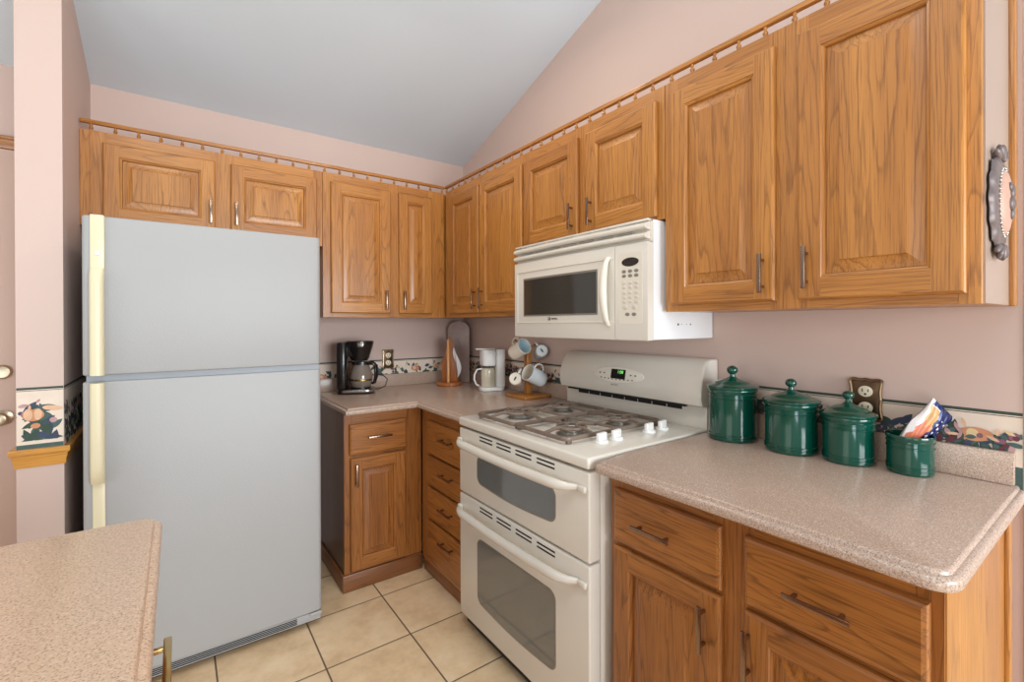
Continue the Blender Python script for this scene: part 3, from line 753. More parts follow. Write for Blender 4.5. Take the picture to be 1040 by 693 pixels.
# ------------------------------------------------------------------ stove (local: x to the right seen from the front, -y out)
SY0 = -1.1655; SW = 0.778
t = thing('stove', 'bisque double-oven gas range between the worktops', 'stove', (0, SY0, 0), R)
SF = -0.690
b = NB(); box(b, 0.003, SW - 0.003, -0.640, -0.030, 0.055, 0.8715, 0, 0.003)
for xx in (0.05, SW - 0.05):
    for yy in (-0.60, -0.07): box(b, xx - 0.02, xx + 0.02, yy - 0.02, yy + 0.02, 0.0005, 0.06)
obj('body', b, BISQUE, t)
b = NB(); box(b, 0.006, SW - 0.006, -0.640, -0.641 - 0.018, 0.020, 0.066, 0, 0.002); obj('kick_plate', b, SLOT, t, 'dark kick plate')
# cooktop slab
b = NB(); box(b, 0.0, SW, -0.694, -0.072, 0.872, 0.908, 0, 0.008, 3); top = obj('cooktop', b, BISQUE, t)
# oven doors
def oven_door(z0, z1, win, hz, slots):
    b = NB(); box(b, 0.001, SW - 0.001, SF, -0.642, z0, z1, 0, 0.006, 3); d = obj('oven_door', b, BISQUE, t)
    x0, x1, a0, a1 = win
    b = NB(); N = 12
    outl = [(x0 + 0.02, a1)]
    def shape(g):
        o = []
        for (cx_, cz_, s0) in ((x1 - 0.03, a1 - 0.025, 0), (x0 + 0.03, a1 - 0.025, PI/2)):
            for k in range(6):
                a = s0 + PI/2*k/5; o.append((cx_ + (0.03 + g)*math.cos(a), cz_ + (0.025 + g)*math.sin(a)))
        for k in range(6):
            a = PI + PI/2*k/5; o.append((x0 + 0.03 + (0.03 + g)*math.cos(a), a0 + 0.03 + (0.025 + g)*math.sin(a)))
        for k in range(1, 8):
            u = k/8; o.append((x0 + 0.03 + (x1 - x0 - 0.06)*u, a0 + 0.005 - g - 0.010*math.sin(PI*u)))
        for k in range(6):
            a = 1.5*PI + PI/2*k/5; o.append((x1 - 0.03 + (0.03 + g)*math.cos(a), a0 + 0.03 + (0.025 + g)*math.sin(a)))
        return o
    prism(b, shape(0.006), SF - 0.0006, SF + 0.002, 'xz', 1); prism(b, shape(0.0), SF - 0.0011, SF + 0.001, 'xz', 0)
    obj('window', b, [GLASSD, GLASSRIM], d, 'smoked glass window')
    b = NB()
    for g in range(4):
        for zz in slots: box(b, 0.165 + g*0.122, 0.165 + g*0.122 + 0.092, SF - 0.0008, SF + 0.001, zz - 0.0028, zz + 0.0028)
    obj('vent_slots', b, SLOT, d, 'black vent slots')
    b = NB(); pts = []; rr = []
    n = 26
    for k in range(n+1):
        u = k/n; e = min(u, 1-u)
        out = 0.034*min(1.0, (e/0.09))**0.6 if e < 0.09 else 0.034
        pts.append((0.010 + (SW - 0.052)*u, SF - 0.004 - out - 0.006*math.sin(PI*u), hz - 0.004*math.sin(PI*u)))
        rr.append(0.009 + 0.009*min(1.0, e/0.10))
    tube(b, pts, rr, 14, 0, None, False, (0.95, 0.85), (0, 0, 1))
    box(b, 0.006, 0.030, SF - 0.016, SF, hz - 0.012, hz + 0.012, 0, 0.005); box(b, SW - 0.040, SW - 0.006, SF - 0.014, SF, hz - 0.010, hz + 0.010, 0, 0.005)
    obj('handle', b, BISQUE, d, smooth=60)
oven_door(0.592, 0.862, (0.150, 0.622, 0.660, 0.772), 0.812, (0.852, 0.838))
oven_door(0.070, 0.584, (0.150, 0.620, 0.178, 0.436), 0.528, (0.568, 0.554))
# back guard
b = NB()
box(b, 0.004, SW - 0.004, -0.070, -0.004, 0.872, 0.990, 0, 0.003)
prof = [(-0.004, 0.996), (-0.098, 0.992), (-0.110, 0.998), (-0.118, 1.020), (-0.118, 1.050), (-0.108, 1.100), (-0.090, 1.140), (-0.070, 1.160), (-0.045, 1.168), (-0.004, 1.168)]
t_ = bmesh.new(); rings = []
xs = [(0.0, 0.95), (0.004, 0.985), (0.012, 1.0), (SW/2, 1.0), (SW - 0.012, 1.0), (SW - 0.004, 0.985), (SW, 0.95)]
for x, sc_ in xs:
    rings.append([t_.verts.new((min(max(x, 0.0), SW - 0.0), -0.004 + (y + 0.004)*sc_, 0.996 + (z - 0.996)*(0.5 + 0.5*sc_) if z > 0.996 else z)) for y, z in prof])
for i, (x, sc_) in enumerate(xs):
    for v in rings[i]: v.co.x = x*0.4 if x < 0 else (SW + (x - SW)*0.4 if x > SW else x)
for A, B in zip(rings, rings[1:]):
    for k in range(len(prof) - 1): t_.faces.new((A[k], A[k+1], B[k+1], B[k]))
    t_.faces.new((A[-1], A[0], B[0], B[-1]))
t_.faces.new(rings[0]); t_.faces.new(rings[-1][::-1]); bmesh.ops.recalc_face_normals(t_, faces=list(t_.faces))
add_tmp(b, t_, None, 0)
box(b, 0.02, SW - 0.10, -0.088, -0.075, 0.984, 0.989, 0)
bg = obj('back_guard', b, BISQUE, t, smooth=32)
b = NB()
for k in range(8): box(b, 0.09 + k*0.073, 0.09 + k*0.073 + 0.068, -0.0715, -0.069, 0.968, 0.986, 0)
box(b, 0.055, SW - 0.07, -0.1100, -0.090, 0.9880, 0.9945)
obj('vent_slots', b, SLOT, bg, 'black vent slots')
# control oval lies on the sloping face
def on_guard(x, s, lift=0.0):
    """s metres up the sloping face from z=1.050"""
    d = Vector((0, 0.010, 0.050)).normalized()
    p = Vector((x, -0.118, 1.050)) + d*s; nrm = Vector((0, -0.050, 0.010)).normalized()
    return p + nrm*lift
def guard_M(x, s, lift):
    d = Vector((0, 0.010, 0.050)).normalized(); nrm = Vector((0, -0.050, 0.010)).normalized()
    p = on_guard(x, s, lift); M = Matrix.Identity(4)
    for i in range(3): M[i][0], M[i][1], M[i][2], M[i][3] = (1, 0, 0)[i], d[i], nrm[i], p[i]
    return M
b = NB(); prism(b, ell(0, 0, 0.142, 0.034, 36), -0.012, 0.0034, 'xy', 0, 0.0025); b.transform(guard_M(0.377, 0.030, 0.0005)); ov = obj('control_panel', b, OVALM, bg)
b = NB(); box(b, -0.040, 0.040, -0.021, 0.021, 0.0, 0.002); b.transform(guard_M(0.383, 0.034, 0.0035))
text_bm(b, '1:08', 0.019, guard_M(0.395, 0.043, 0.0060), 1)
obj('clock_display', b, [LCD, LCDON], ov) if False else obj('clock_display', b, [LCD, LCDON], bg, 'black display with green digits')
b = NB()
for k in range(9): prism(b, ell(-0.09 + k*0.022, -0.021 + 0.004*abs(k - 4)/4, 0.005, 0.0028, 10), 0, 0.0012, 'xy')
for sx_ in (-1, 1):
    for k in range(2): prism(b, ell(sx_*(0.075 + 0.025*k), 0.004, 0.006, 0.0035, 10), 0, 0.0012, 'xy')
b.transform(guard_M(0.377, 0.030, 0.0035)); obj('touch_keys', b, GREY, bg)
b = NB(); text_bm(b, 'MAYTAG', 0.010, guard_M(0.365, -0.014, 0.0008)); obj('lettering', b, GREY, bg)
# burners, grates, knobs
for (bx, by, r_) in ((0.175, -0.490, 0.043), (0.520, -0.520, 0.043), (0.175, -0.250, 0.034), (0.520, -0.270, 0.038), (0.350, -0.370, 0.030)):
    b = NB(); lathe(b, [(0, 0.020), (r_*0.72, 0.020), (r_*0.80, 0.017), (r_*0.80, 0.012), (r_, 0.011), (r_, 0.004), (r_*1.35, 0.001), (r_*1.35, 0.0003), (0, 0.0003)], 28); b.transform(Matrix.Translation((bx, by, 0.908)))
    obj('burner', b, BURNER, t)
def grate(x0, x1, centres):
    b = NB(); z = 0.934; y0, y1 = -0.648, -0.150; rb = 0.0058
    def bar(p, q, r=rb): tube(b, [p, q], r, 8, 0, None, False, (1.0, 1.25), (0, 0, 1))
    fr = rrect(x0, x1, y0, y1, 0.022, 4)
    tube(b, [(x, y, z - 0.008) for x, y in fr], 0.0062, 8, 0, None, True, (1.3, 1.0), (0, 0, 1))
    bar((x0, (y0+y1)/2, z - 0.004), (x1, (y0+y1)/2, z - 0.004))
    for cx_, cy_ in centres:
        tube(b, [(cx_ + 0.052*math.cos(2*PI*k/20), cy_ + 0.052*math.sin(2*PI*k/20), z) for k in range(20)], 0.0052, 8, 0, None, True, (1.2, 1.0), (0, 0, 1))
        for k in range(4):
            a = PI/2*k
            dx, dy = math.cos(a), math.sin(a)
            lim = min([abs(v) for v in ((x1 - cx_) if dx > 0.5 else 9, (cx_ - x0) if dx < -0.5 else 9, (y1 - cy_) if dy > 0.5 else 9, (cy_ - y0) if dy < -0.5 else 9, ((y0+y1)/2 - cy_) if (dy > 0.5 and cy_ < (y0+y1)/2) else 9, (cy_ - (y0+y1)/2) if (dy < -0.5 and cy_ > (y0+y1)/2) else 9)])
            tube(b, [(cx_ + dx*0.020, cy_ + dy*0.020, z + 0.002), (cx_ + dx*(lim*0.6), cy_ + dy*(lim*0.6), z + 0.003), (cx_ + dx*lim, cy_ + dy*lim, z - 0.007)], 0.0056, 8, 0, None, False, (1.3, 0.9), (0, 0, 1))
    for xx in (x0 + 0.006, x1 - 0.006):
        for yy in (y0 + 0.02, (y0+y1)/2, y1 - 0.02): box(b, xx - 0.007, xx + 0.007, yy - 0.009, yy + 0.009, 0.9083, z - 0.005, 0, 0.002)
    obj('grate', b, GRATE, t)
grate(0.078, 0.345, [(0.175, -0.510), (0.175, -0.262)]); grate(0.352, 0.628, [(0.520, -0.520), (0.520, -0.270)])
for kx in (-0.528, -0.456, -0.281, -0.203):
    b = NB(); lathe(b, [(0, 0.0003), (0.0235, 0.0003), (0.0240, 0.003), (0.0220, 0.007), (0.018, 0.010), (0, 0.010)], 28); box(b, -0.0075, 0.0075, -0.0225, 0.0225, 0.006, 0.034, 0, 0.004, 3)
    b.transform(Matrix.Translation((0.675, kx, 0.908)) @ Matrix.Rotation(0.15, 4, 'Z')); obj('knob', b, WHITEP, t, 'white knob')

# ------------------------------------------------------------------ microwave
MY0 = -1.1685; MW = 0.756; MB, MT = 1.246, 1.660
t = thing('microwave', 'bisque over-the-range microwave hung above the stove', 'microwave', (0, MY0, MB), R)
H = MT - MB
b = NB(); box(b, 0.0, MW, -0.362, -0.003, 0.002, H, 0, 0.004); body = obj('body', b, WHITEM, t, 'white casing')
for yy in (-0.19, -0.075):
    pass
b = NB()
for yy, r_ in ((-0.225, 0.004), (-0.150, 0.0028), (-0.205, 0.0015), (-0.175, 0.0015)):
    t2 = bmesh.new(); bmesh.ops.create_cone(t2, cap_ends=True, segments=12, radius1=r_, radius2=r_, depth=0.001); add_tmp(b, t2, Matrix.Translation((MW + 0.0004, yy, 0.055)) @ Matrix.Rotation(PI/2, 4, 'Y'), 0)
obj('screw_holes', b, SLOT, body)
def curved(b, x0, x1, z0, z1, ybase, bulge, yback, mi=0, arch=0.0, bev=0.003):
    """front panel bulging outward across the whole microwave width"""
    def Y(x):
        u = x/MW; return ybase - bulge*math.sin(PI*u)
    N = 12; pts = [(x1, yback), (x0, yback)] + [(x0 + (x1 - x0)*k/N, Y(x0 + (x1 - x0)*k/N)) for k in range(N+1)]
    prism(b, pts, z0, z1, 'xy', mi, bev, None, 2)
DX = 0.618
b = NB(); curved(b, 0.0, DX - 0.001, 0.0, 0.336, -0.394, 0.012, -0.364)
d = obj('door', b, BISQUE, t, smooth=50)
b = NB(); N = 14
def strip_panel(b, outline, lift, mi):
    t2 = bmesh.new(); vs = [t2.verts.new((x, -0.394 - 0.012*math.sin(PI*x/MW) - lift, z)) for x, z in outline]; t2.faces.new(vs)
    bmesh.ops.triangulate(t2, faces=list(t2.faces)); add_tmp(b, t2, None, mi)
def curved_rect(b, x0, x1, z0, z1, lift, mi, N=12):
    t2 = bmesh.new(); lo = []; hi = []
    for k in range(N+1):
        x = x0 + (x1 - x0)*k/N; y = -0.394 - 0.012*math.sin(PI*x/MW) - lift
        lo.append(t2.verts.new((x, y, z0))); hi.append(t2.verts.new((x, y, z1)))
    for k in range(N): t2.faces.new((lo[k], lo[k+1], hi[k+1], hi[k]))
    add_tmp(b, t2, None, mi)
# raised inner frame: slim ridge round the door face
for (x0, x1, z0, z1) in ((0.022, DX - 0.006, 0.062, 0.067), (0.022, DX - 0.006, 0.290, 0.294), (0.022, 0.026, 0.064, 0.292)): curved(b, x0, x1, z0, z1, -0.397, 0.012, -0.390, 0, 0, 0.0015)
obj('door_ridge', b, BISQUE, d)
b = NB(); curved_rect(b, 0.072, 0.536, 0.092, 0.262, 0.0012, 1); curved_rect(b, 0.080, 0.530, 0.099, 0.254, 0.0020, 0)
obj('window', b, [MWGLASS, GLASSRIM], d, 'dark glass window')
b = NB(); pts = []
for k in range(15):
    u = k/14; pts.append((0.590, -0.404 - 0.030*math.sin(PI*u)**0.6, 0.052 + 0.246*u))
tube(b, pts, [0.009 + 0.007*math.sin(PI*k/14) for k in range(15)], 12, 0, None, False, (1.0, 0.8), (1, 0, 0))
obj('handle', b, plain('warm_white_plastic', (228, 222, 208), 0.3), d, smooth=60)
b = NB(); box(b, 0.255, 0.267, -0.4105, -0.4040, 0.074, 0.086, 0)
text_bm(b, 'M', 0.012, Matrix.Translation((0.261, -0.4112, 0.080)) @ Matrix.Rotation(PI/2, 4, 'X'), 1); text_bm(b, 'MAYTAG', 0.0085, Matrix.Translation((0.294, -0.4068, 0.0795)) @ Matrix.Rotation(PI/2, 4, 'X'), 0, 0.001)
obj('lettering', b, [plain('logo_grey', (78, 74, 68), 0.4), BISQUE], d)
b = NB(); curved(b, DX + 0.001, MW, 0.0, 0.336, -0.394, 0.012, -0.364); cp = obj('control_panel', b, BISQUE, t, smooth=50)
def cpM(x, z, lift=0.0):
    y = -0.394 - 0.012*math.sin(PI*x/MW) - lift
    ang = math.atan(0.012*PI/MW*math.cos(PI*x/MW))
    return Matrix.Translation((x, y, z)) @ Matrix.Rotation(-ang, 4, 'Z') @ Matrix.Rotation(PI/2, 4, 'X')
b = NB(); prism(b, ell(0, 0, 0.036, 0.0155, 28), -0.002, 0.0018, 'xy', 0, 0.0008); b.transform(cpM(0.685, 0.273)); obj('display', b, plain('display_brown_black', (44, 34, 30), 0.2), cp, 'dark oval display')
b = NB(); prism(b, rrect(-0.050, 0.050, -0.125, 0.125, 0.012), -0.002, 0.0007, 'xy'); b.transform(cpM(0.685, 0.182)); obj('keypad', b, plain('keypad_bisque', (222, 214, 200), 0.35), cp)
for (zz, xs_, mt_, rx, rz_) in ((0.241, (-0.026, 0, 0.026), GREY, 0.009, 0.0058), (0.225, (-0.026, 0, 0.026), GREY, 0.009, 0.0058),
        (0.200, (-0.026, 0, 0.026), PALEB, 0.0085, 0.0055), (0.185, (-0.026, 0, 0.026), PALEB, 0.0085, 0.0055), (0.166, (-0.026, 0, 0.026), PALEB, 0.0085, 0.0055),
        (0.150, (-0.026, 0, 0.026), PALEB, 0.0085, 0.0055), (0.134, (-0.026, 0, 0.026), PALEB, 0.0085, 0.0055), (0.115, (-0.022, 0.018), PALEB, 0.0105, 0.008), (0.091, (-0.012, 0.016), GREY, 0.0095, 0.0062)):
    for xx in xs_:
        b = NB(); prism(b, ell(0, 0, rx, rz_, 16), 0.0, 0.0022, 'xy', 0, 0.0008); b.transform(cpM(0.685 + xx, zz)); obj('button', b, mt_, cp)
b = NB()
curved(b, 0.0, MW, 0.338, H, -0.376, 0.010, -0.364)
for zz in (0.346, 0.378):
    prof_n = 10
    for k in range(1):
        t2 = bmesh.new(); rings = []
        for j in range(17):
            x = 0.004 + (MW - 0.008)*j/16; y = -0.376 - 0.010*math.sin(PI*x/MW)
            rings.append([t2.verts.new((x, y + dy, zz + dz)) for dy, dz in ((0.002, 0.0), (-0.014, 0.0), (-0.026, 0.004), (-0.028, 0.010), (-0.024, 0.016), (-0.012, 0.024), (0.002, 0.027))])
        for A, B in zip(rings, rings[1:]):
            for k2 in range(7): t2.faces.new((A[k2], A[(k2+1) % 7], B[(k2+1) % 7], B[k2]))
        t2.faces.new(rings[0]); t2.faces.new(rings[-1][::-1]); bmesh.ops.recalc_face_normals(t2, faces=list(t2.faces)); add_tmp(b, t2, None, 0)
box(b, 0, MW, -0.392, -0.364, H - 0.008, H, 0, 0.002)
for zz in (0.3735, 0.4045):
    for k in range(7):
        xa = 0.05 + k*0.095; xm = xa + 0.035
        box(b, xa, xa + 0.070, -0.389 - 0.010*math.sin(PI*xm/MW), -0.380, zz - 0.002, zz + 0.002, 1)
obj('vent_grille', b, [BISQUE, plain('vent_shadow_plastic', (176, 170, 160), 0.5)], t, smooth=40)

# ------------------------------------------------------------------ canisters
def canister_body(r, h, open_top=False):
    p = [(0, 0), (r*0.90, 0), (r*0.94, 0.003), (r*0.95, 0.006)]
    def rib(z): return [(r*0.95, z), (r*0.985, z + 0.0015), (r*0.985, z + 0.004), (r*0.95, z + 0.0055)]
    p += rib(0.010) + rib(0.019)
    p += rib(h - 0.034) + rib(h - 0.020)
    p += [(r*0.96, h - 0.010), (r*1.0, h - 0.007), (r*1.0, h - 0.002), (r*0.985, h), (r*0.94, h), (r*0.92, h - 0.004)]
    if open_top: p += [(r*0.88, h - 0.02), (r*0.88, 0.008), (0, 0.008)]
    else: p += [(0, h - 0.004)]
    b = NB(); lathe(b, p, 48); return b
def lid_bm(r, k=1.0):
    b = NB(); lathe(b, [(0, 0.0008), (r*1.02, 0.0008), (r*1.05, 0.003), (r*1.05, 0.008), (r*0.98, 0.011), (r*0.80, 0.017), (r*0.72, 0.0185), (r*0.70, 0.021), (r*0.45, 0.029), (r*0.24, 0.033), (r*0.20, 0.036), (0.0085*k, 0.040), (0.0075*k, 0.048), (0, 0.048)], 48)
    return b
def knob_bm(k=1.0):
    b = NB(); lathe(b, [(0, 0.0)] + [(0.0165*k*math.sin(a), 0.0140*k - 0.0140*k*math.cos(a)) for a in [PI*j/10 for j in range(1, 10)]] + [(0, 0.028*k)], 28)
    return b
for (x, y, r, h, k, lab) in ((-0.107, -2.059, 0.0800, 0.176, 1.12, 'largest dark green lidded canister, standing next to the stove'),
                             (-0.107, -2.250, 0.0765, 0.152, 1.0, 'second largest dark green lidded canister, two away from the open one'),
                             (-0.095, -2.400, 0.0660, 0.132, 0.92, 'smallest dark green lidded canister, standing in front of the right outlet')):
    t = thing('canister', lab, 'canister', (x, y, CZ + 0.0005), 0, 'green kitchen canisters')
    obj('jar', canister_body(r, h), GREEN, t, smooth=50)
    l = obj('lid', lid_bm(r, k), GREEN, t, smooth=50); l.location = (0, 0, h)
    kb = obj('knob', knob_bm(k), GREEN, l, smooth=60); kb.location = (0, 0, 0.0465)
t = thing('canister', 'small lidless green canister holding a snack bag', 'canister', (-0.080, -2.537, CZ + 0.0005), 0, 'green kitchen canisters')
obj('jar', canister_body(0.0530, 0.102, True), GREEN, t, smooth=50)

# snack bag leaning in the open canister
def snack_bag():
    t = thing('snack_bag', 'navy and white foil snack bag stuck in the lidless canister', 'bag', (-0.080, -2.537, CZ + 0.012), 0)
    M = Matrix.Translation((0.004, 0.012, 0.045)) @ Matrix.Rotation(-0.62, 4, 'Z')
    # bag local: u right (towards screen right), v up, n to the viewer
    rt = Vector((0.80, -0.60, 0)); up = Vector((0.28, -0.34, 0.9)).normalized()
    rt = (rt - up*rt.dot(up)).normalized(); nn = rt.cross(up)
    tilt = Matrix.Rotation(-0.30, 3, nn)
    rt, up = tilt @ rt, tilt @ up
    hs = Vector((up.x, up.y, 0))/up.z*0.095; org = -hs*0.30 + Vector((0, 0, 0.046))
    def P(u, v, d): return org + rt*u + up*v + nn*d
    b = NB(); NU, NV = 40, 60; Wd, Hh = 0.078, 0.158
    def thick(u, v):
        a = max(0.0, 1 - (2*u - 1)**2)**0.6; c = max(0.0, min(1.0, min(v, 1 - v)/0.22))**0.7
        return 0.014*a*c + 0.0012*math.sin(23*u + 9*v) * (1 if 0 < u < 1 and 0 < v < 1 else 0) + 0.0008
    for sgn in (1, -1):
        g = [[b.verts.new(P((u/NU - 0.5)*(0.034 + 0.048*min(1.0, v/NV/0.50) - 0.008*math.sin(min(1, max(0, v/NV - 0.4)/0.6)*PI)), v/NV*Hh, sgn*thick(u/NU, v/NV))) for u in range(NU+1)] for v in range(NV+1)]
        for v in range(NV):
            for u in range(NU):
                f = b.faces.new((g[v][u], g[v][u+1], g[v+1][u+1], g[v+1][u]))
                vv = v/NV; uu = u/NU + 0.07*math.sin(vv*9.0) + 0.03*math.sin(vv*31)
                mi = 0
                if uu < 0.50:
                    mi = 1
                    if 0.12 < uu and vv < 0.58 + 0.06*math.sin(u*0.8): mi = 3
                    if 0.14 < uu and 0.58 + 0.06*math.sin(u*0.8) <= vv < 0.9: mi = 2
                if mi == 0 and vv > 0.35 and vv < 0.8 and (math.sin(u*0.55 + v*0.25)*math.sin(v*0.6 - u*0.3) > 0.62): mi = 1
                if vv > 0.90: mi = 0 if uu > 0.12 else 1
                f.material_index = mi
    bmesh.ops.remove_doubles(b, verts=list(b.verts), dist=1e-5); bmesh.ops.recalc_face_normals(b, faces=list(b.faces))
    obj('wrapper', b, [NAVY, FOILW, FOILT, FOILO], t, smooth=40)
snack_bag()

# ------------------------------------------------------------------ outlets
def outlet(label, M, w, h):
    t = thing('wall_outlet', label, 'outlet'); t.matrix_world = M
    def wavy(k):
        o = []; n = 64
        for i in range(n):
            a = 2*PI*(i + 0.5)/n; c, s = math.cos(a), math.sin(a)
            q = 1/max(abs(c), abs(s)); 
            x, z = c*q, s*q
            if abs(x) > abs(z): xx = math.copysign(1 - 0.17*math.cos(z*PI/2)**1.5 + 0.10*math.cos(z*PI*0.5)**8, x); zz = z
            else: zz = math.copysign(0.955 + 0.045*math.cos(x*PI*1.5)**2*(1 if abs(x) < 0.34 else 0.9), z); xx = x
            o.append((xx*w/2*k, zz*h/2*k))
        return o
    b = NB(); prism(b, wavy(1.0), -0.0065, -0.0005, 'xz', 0, 0.002); obj('cover_plate', b, BRASS, t)
    b = NB()
    rim = [(x, -0.0070, z) for x, z in wavy(0.93)]
    tube(b, rim, 0.0042, 8, 0, None, True)
    obj('rim', b, plain('rubbed_brass_rim', (158, 134, 106), 0.3, 1.0, noise=0.1, scale=30), t)
    for zz in (0.024, -0.024):
        b = NB(); prism(b, [(x, z + zz) for x, z in ell(0, 0, 0.0185, 0.0165, 24)], -0.0095, -0.006, 'xz', 0, 0.001)
        box(b, -0.0085, -0.006, -0.0100, -0.009, zz - 0.002, zz + 0.008, 1); box(b, 0.006, 0.0085, -0.0100, -0.009, zz - 0.001, zz + 0.007, 1); prism(b, [(x, z + zz - 0.008) for x, z in ell(0, 0, 0.003, 0.003, 10)], -0.0100, -0.009, 'xz', 1)
        obj('receptacle', b, [IVORY, SLOT], t, 'ivory receptacle')
outlet('double outlet with scalloped brass plate above the green canisters', Matrix.Translation((-0.0022, -2.416, 1.076)) @ Matrix.Rotation(R, 4, 'Z'), 0.086, 0.128)
outlet('double outlet with brass plate beside the black coffee maker', Matrix.Translation((-0.566, -0.0022, 1.080)), 0.078, 0.125)

# ------------------------------------------------------------------ black coffee maker
t = thing('coffee_maker', 'black drip coffee maker with glass carafe near the refrigerator', 'coffee maker', (-0.822, -0.165, CZ + 0.0005), -0.42)
b = NB(); prism(b, rrect(-0.100, 0.105, -0.078, 0.078, 0.045), 0.0, 0.030, 'xy', 0, 0.006); base = obj('base', b, BLACK, t)
b = NB(); prism(b, rrect(-0.094, 0.108, -0.081, 0.081, 0.047), 0.010, 0.026, 'xy', 0, 0.003); obj('base_trim', b, SILVER, base, 'silver band')
b = NB(); lathe(b, [(0, 0.0), (0.058, 0.0), (0.058, 0.004), (0, 0.004)], 28); b.transform(Matrix.Translation((0.030, 0, 0.0303))); obj('hot_plate', b, BLACK, base)
b = NB(); prism(b, rrect(-0.100, -0.042, -0.072, 0.072, 0.022), 0.031, 0.298, 'xy', 0, 0.006); box(b, -0.06, 0.02, -0.05, 0.05, 0.215, 0.296, 0, 0.006); obj('column', b, BLACK, t)
b = NB(); lathe(b, [(0, 0.190), (0.046, 0.190), (0.054, 0.205), (0.074, 0.270), (0.080, 0.290), (0.080, 0.303), (0.072, 0.306), (0, 0.306)], 36); b.transform(Matrix.Translation((0.022, 0, 0))); bas = obj('filter_basket', b, BLACK, t, smooth=45)
b = NB(); box(b, -0.004, 0.030, -0.0855, -0.070, 0.272, 0.296, 0, 0.002); b.transform(Matrix.Translation((0.022, 0, 0))); obj('badge', b, SILVER, bas)
b = NB(); lathe(b, [(0, 0.0355), (0.052, 0.0355), (0.062, 0.052), (0.066, 0.080), (0.062, 0.115), (0.050, 0.150), (0.044, 0.168), (0.046, 0.180), (0.040, 0.182), (0, 0.182)], 36); b.transform(Matrix.Translation((0.030, 0, 0))); ca = obj('carafe', b, CARAFE, t, smooth=50)
b = NB(); tube(b, [(0.066, -0.020, 0.172), (0.098, -0.030, 0.176), (0.116, -0.036, 0.160), (0.118, -0.036, 0.100), (0.108, -0.034, 0.062), (0.094, -0.030, 0.056)], [0.010, 0.012, 0.012, 0.011, 0.010, 0.008], 10, 0, None, False, (1.2, 0.8)); lathe(b, [(0.046, 0.166), (0.052, 0.168), (0.052, 0.184), (0, 0.186)], 28, Matrix.Translation((0.030, 0, 0))); obj('handle', b, BLACK, ca)
b = NB(); lathe(b, [(0.0655, 0.074), (0.0672, 0.076), (0.0672, 0.082), (0.0655, 0.084)], 36, Matrix.Translation((0.030, 0, 0))); obj('band', b, GOLD, ca)
b = NB(); tube(b, [(-0.02, 0.081, 0.012), (0.05, 0.12, 0.006), (0.125, 0.10, 0.006), (0.165, 0.045, 0.030), (0.176, 0.050, 0.070), (0.150, 0.080, 0.090), (0.10, 0.105, 0.095)], 0.0032, 8); obj('cord', b, BLACK, t)

# ------------------------------------------------------------------ white coffee machine (front towards the stove side)
t = thing('coffee_maker', 'small white drip coffee machine beside the mug tree', 'coffee maker', (-0.130, -0.562, CZ + 0.0005), PI - 0.30)
# local +x = front
b = NB(); prism(b, rrect(-0.075, 0.075, -0.055, 0.055, 0.040), 0.0, 0.024, 'xy', 0, 0.005); base = obj('base', b, WHITEP, t)
b = NB(); prism(b, rrect(-0.075, -0.020, -0.057, 0.057, 0.022), 0.0245, 0.250, 'xy', 0, 0.006); obj('column', b, WHITEP, t)
b = NB(); prism(b, rrect(-0.0195, 0.066, -0.056, 0.056, 0.030), 0.150, 0.248, 'xy', 0, 0.008); bas = obj('filter_basket', b, WHITEP, t)
b = NB(); box(b, -0.02, 0.100, -0.016, 0.016, 0.247, 0.255, 0, 0.003); obj('lid_tab', b, WHITEP, bas)
b = NB(); lathe(b, [(0, 0.025), (0.040, 0.025), (0.043, 0.035), (0.043, 0.115), (0.038, 0.135), (0, 0.136)], 28); b.transform(Matrix.Translation((0.022, 0, 0))); ca = obj('carafe', b, plain('cloudy_carafe', (214, 206, 184), 0.15, coat=0.4), t, smooth=50)
b = NB(); tube(b, [(0.058, 0, 0.132), (0.090, 0, 0.128), (0.106, 0, 0.098), (0.108, 0, 0.070), (0.096, 0, 0.040), (0.080, 0, 0.030)], 0.0055, 10); obj('handle', b, WHITEP, ca)

# ------------------------------------------------------------------ paper towel holder + panel in the corner
t = thing('paper_towel_holder', 'wooden paper towel stand with upright dowel and teardrop back', 'paper towel holder', (-0.222, -0.190, CZ + 0.0005), -0.63)
b = NB(); lathe(b, [(0, 0), (0.080, 0), (0.085, 0.004), (0.085, 0.014), (0.078, 0.021), (0, 0.021)], 40); obj('base', b, WOOD, t)
b = NB(); lathe(b, [(0, 0), (0.0095, 0), (0.0095, 0.275), (0.006, 0.281), (0, 0.282)], 18); b.transform(Matrix.Translation((0.0, -0.030, 0.0212))); obj('dowel', b, TRIMOAKV, t, 'pale wooden dowel')
pear = []
for z, hw in ((0.0212, 0.050), (0.06, 0.055), (0.10, 0.057), (0.15, 0.052), (0.20, 0.040), (0.25, 0.026), (0.29, 0.014), (0.315, 0.004)): pear.append((hw + 0.006, z))
outline = pear + [(-x + 0.012, z) for x, z in reversed(pear)]
b = NB(); prism(b, outline, 0.012, 0.030, 'xz', 0, 0.003); obj('back_board', b, WOOD, t)
b = NB(); t2 = bmesh.new(); L = []; Rr = []
for k in range(13):
    u = k/12; z = 0.050 + 0.200*u
    wv = 0.024*math.sin(PI*u)**0.8 + 0.001
    xc = 0.052 + 0.018*math.sin(PI*2*u*0.75 + 0.3)
    L.append(((xc - wv*0.6), z)); Rr.append(((xc + wv*0.6), z))
prism(b, L + Rr[::-1], -0.012, -0.006, 'xz', 0, 0.001); obj('paper_scrap', b, PAPER, t, 'leftover white paper')
t = thing('decorative_panel', 'smoky mauve panel with swirl relief standing in the corner behind the towel stand', 'panel', (-0.095, -0.095, CZ + 0.0005), -0.72)
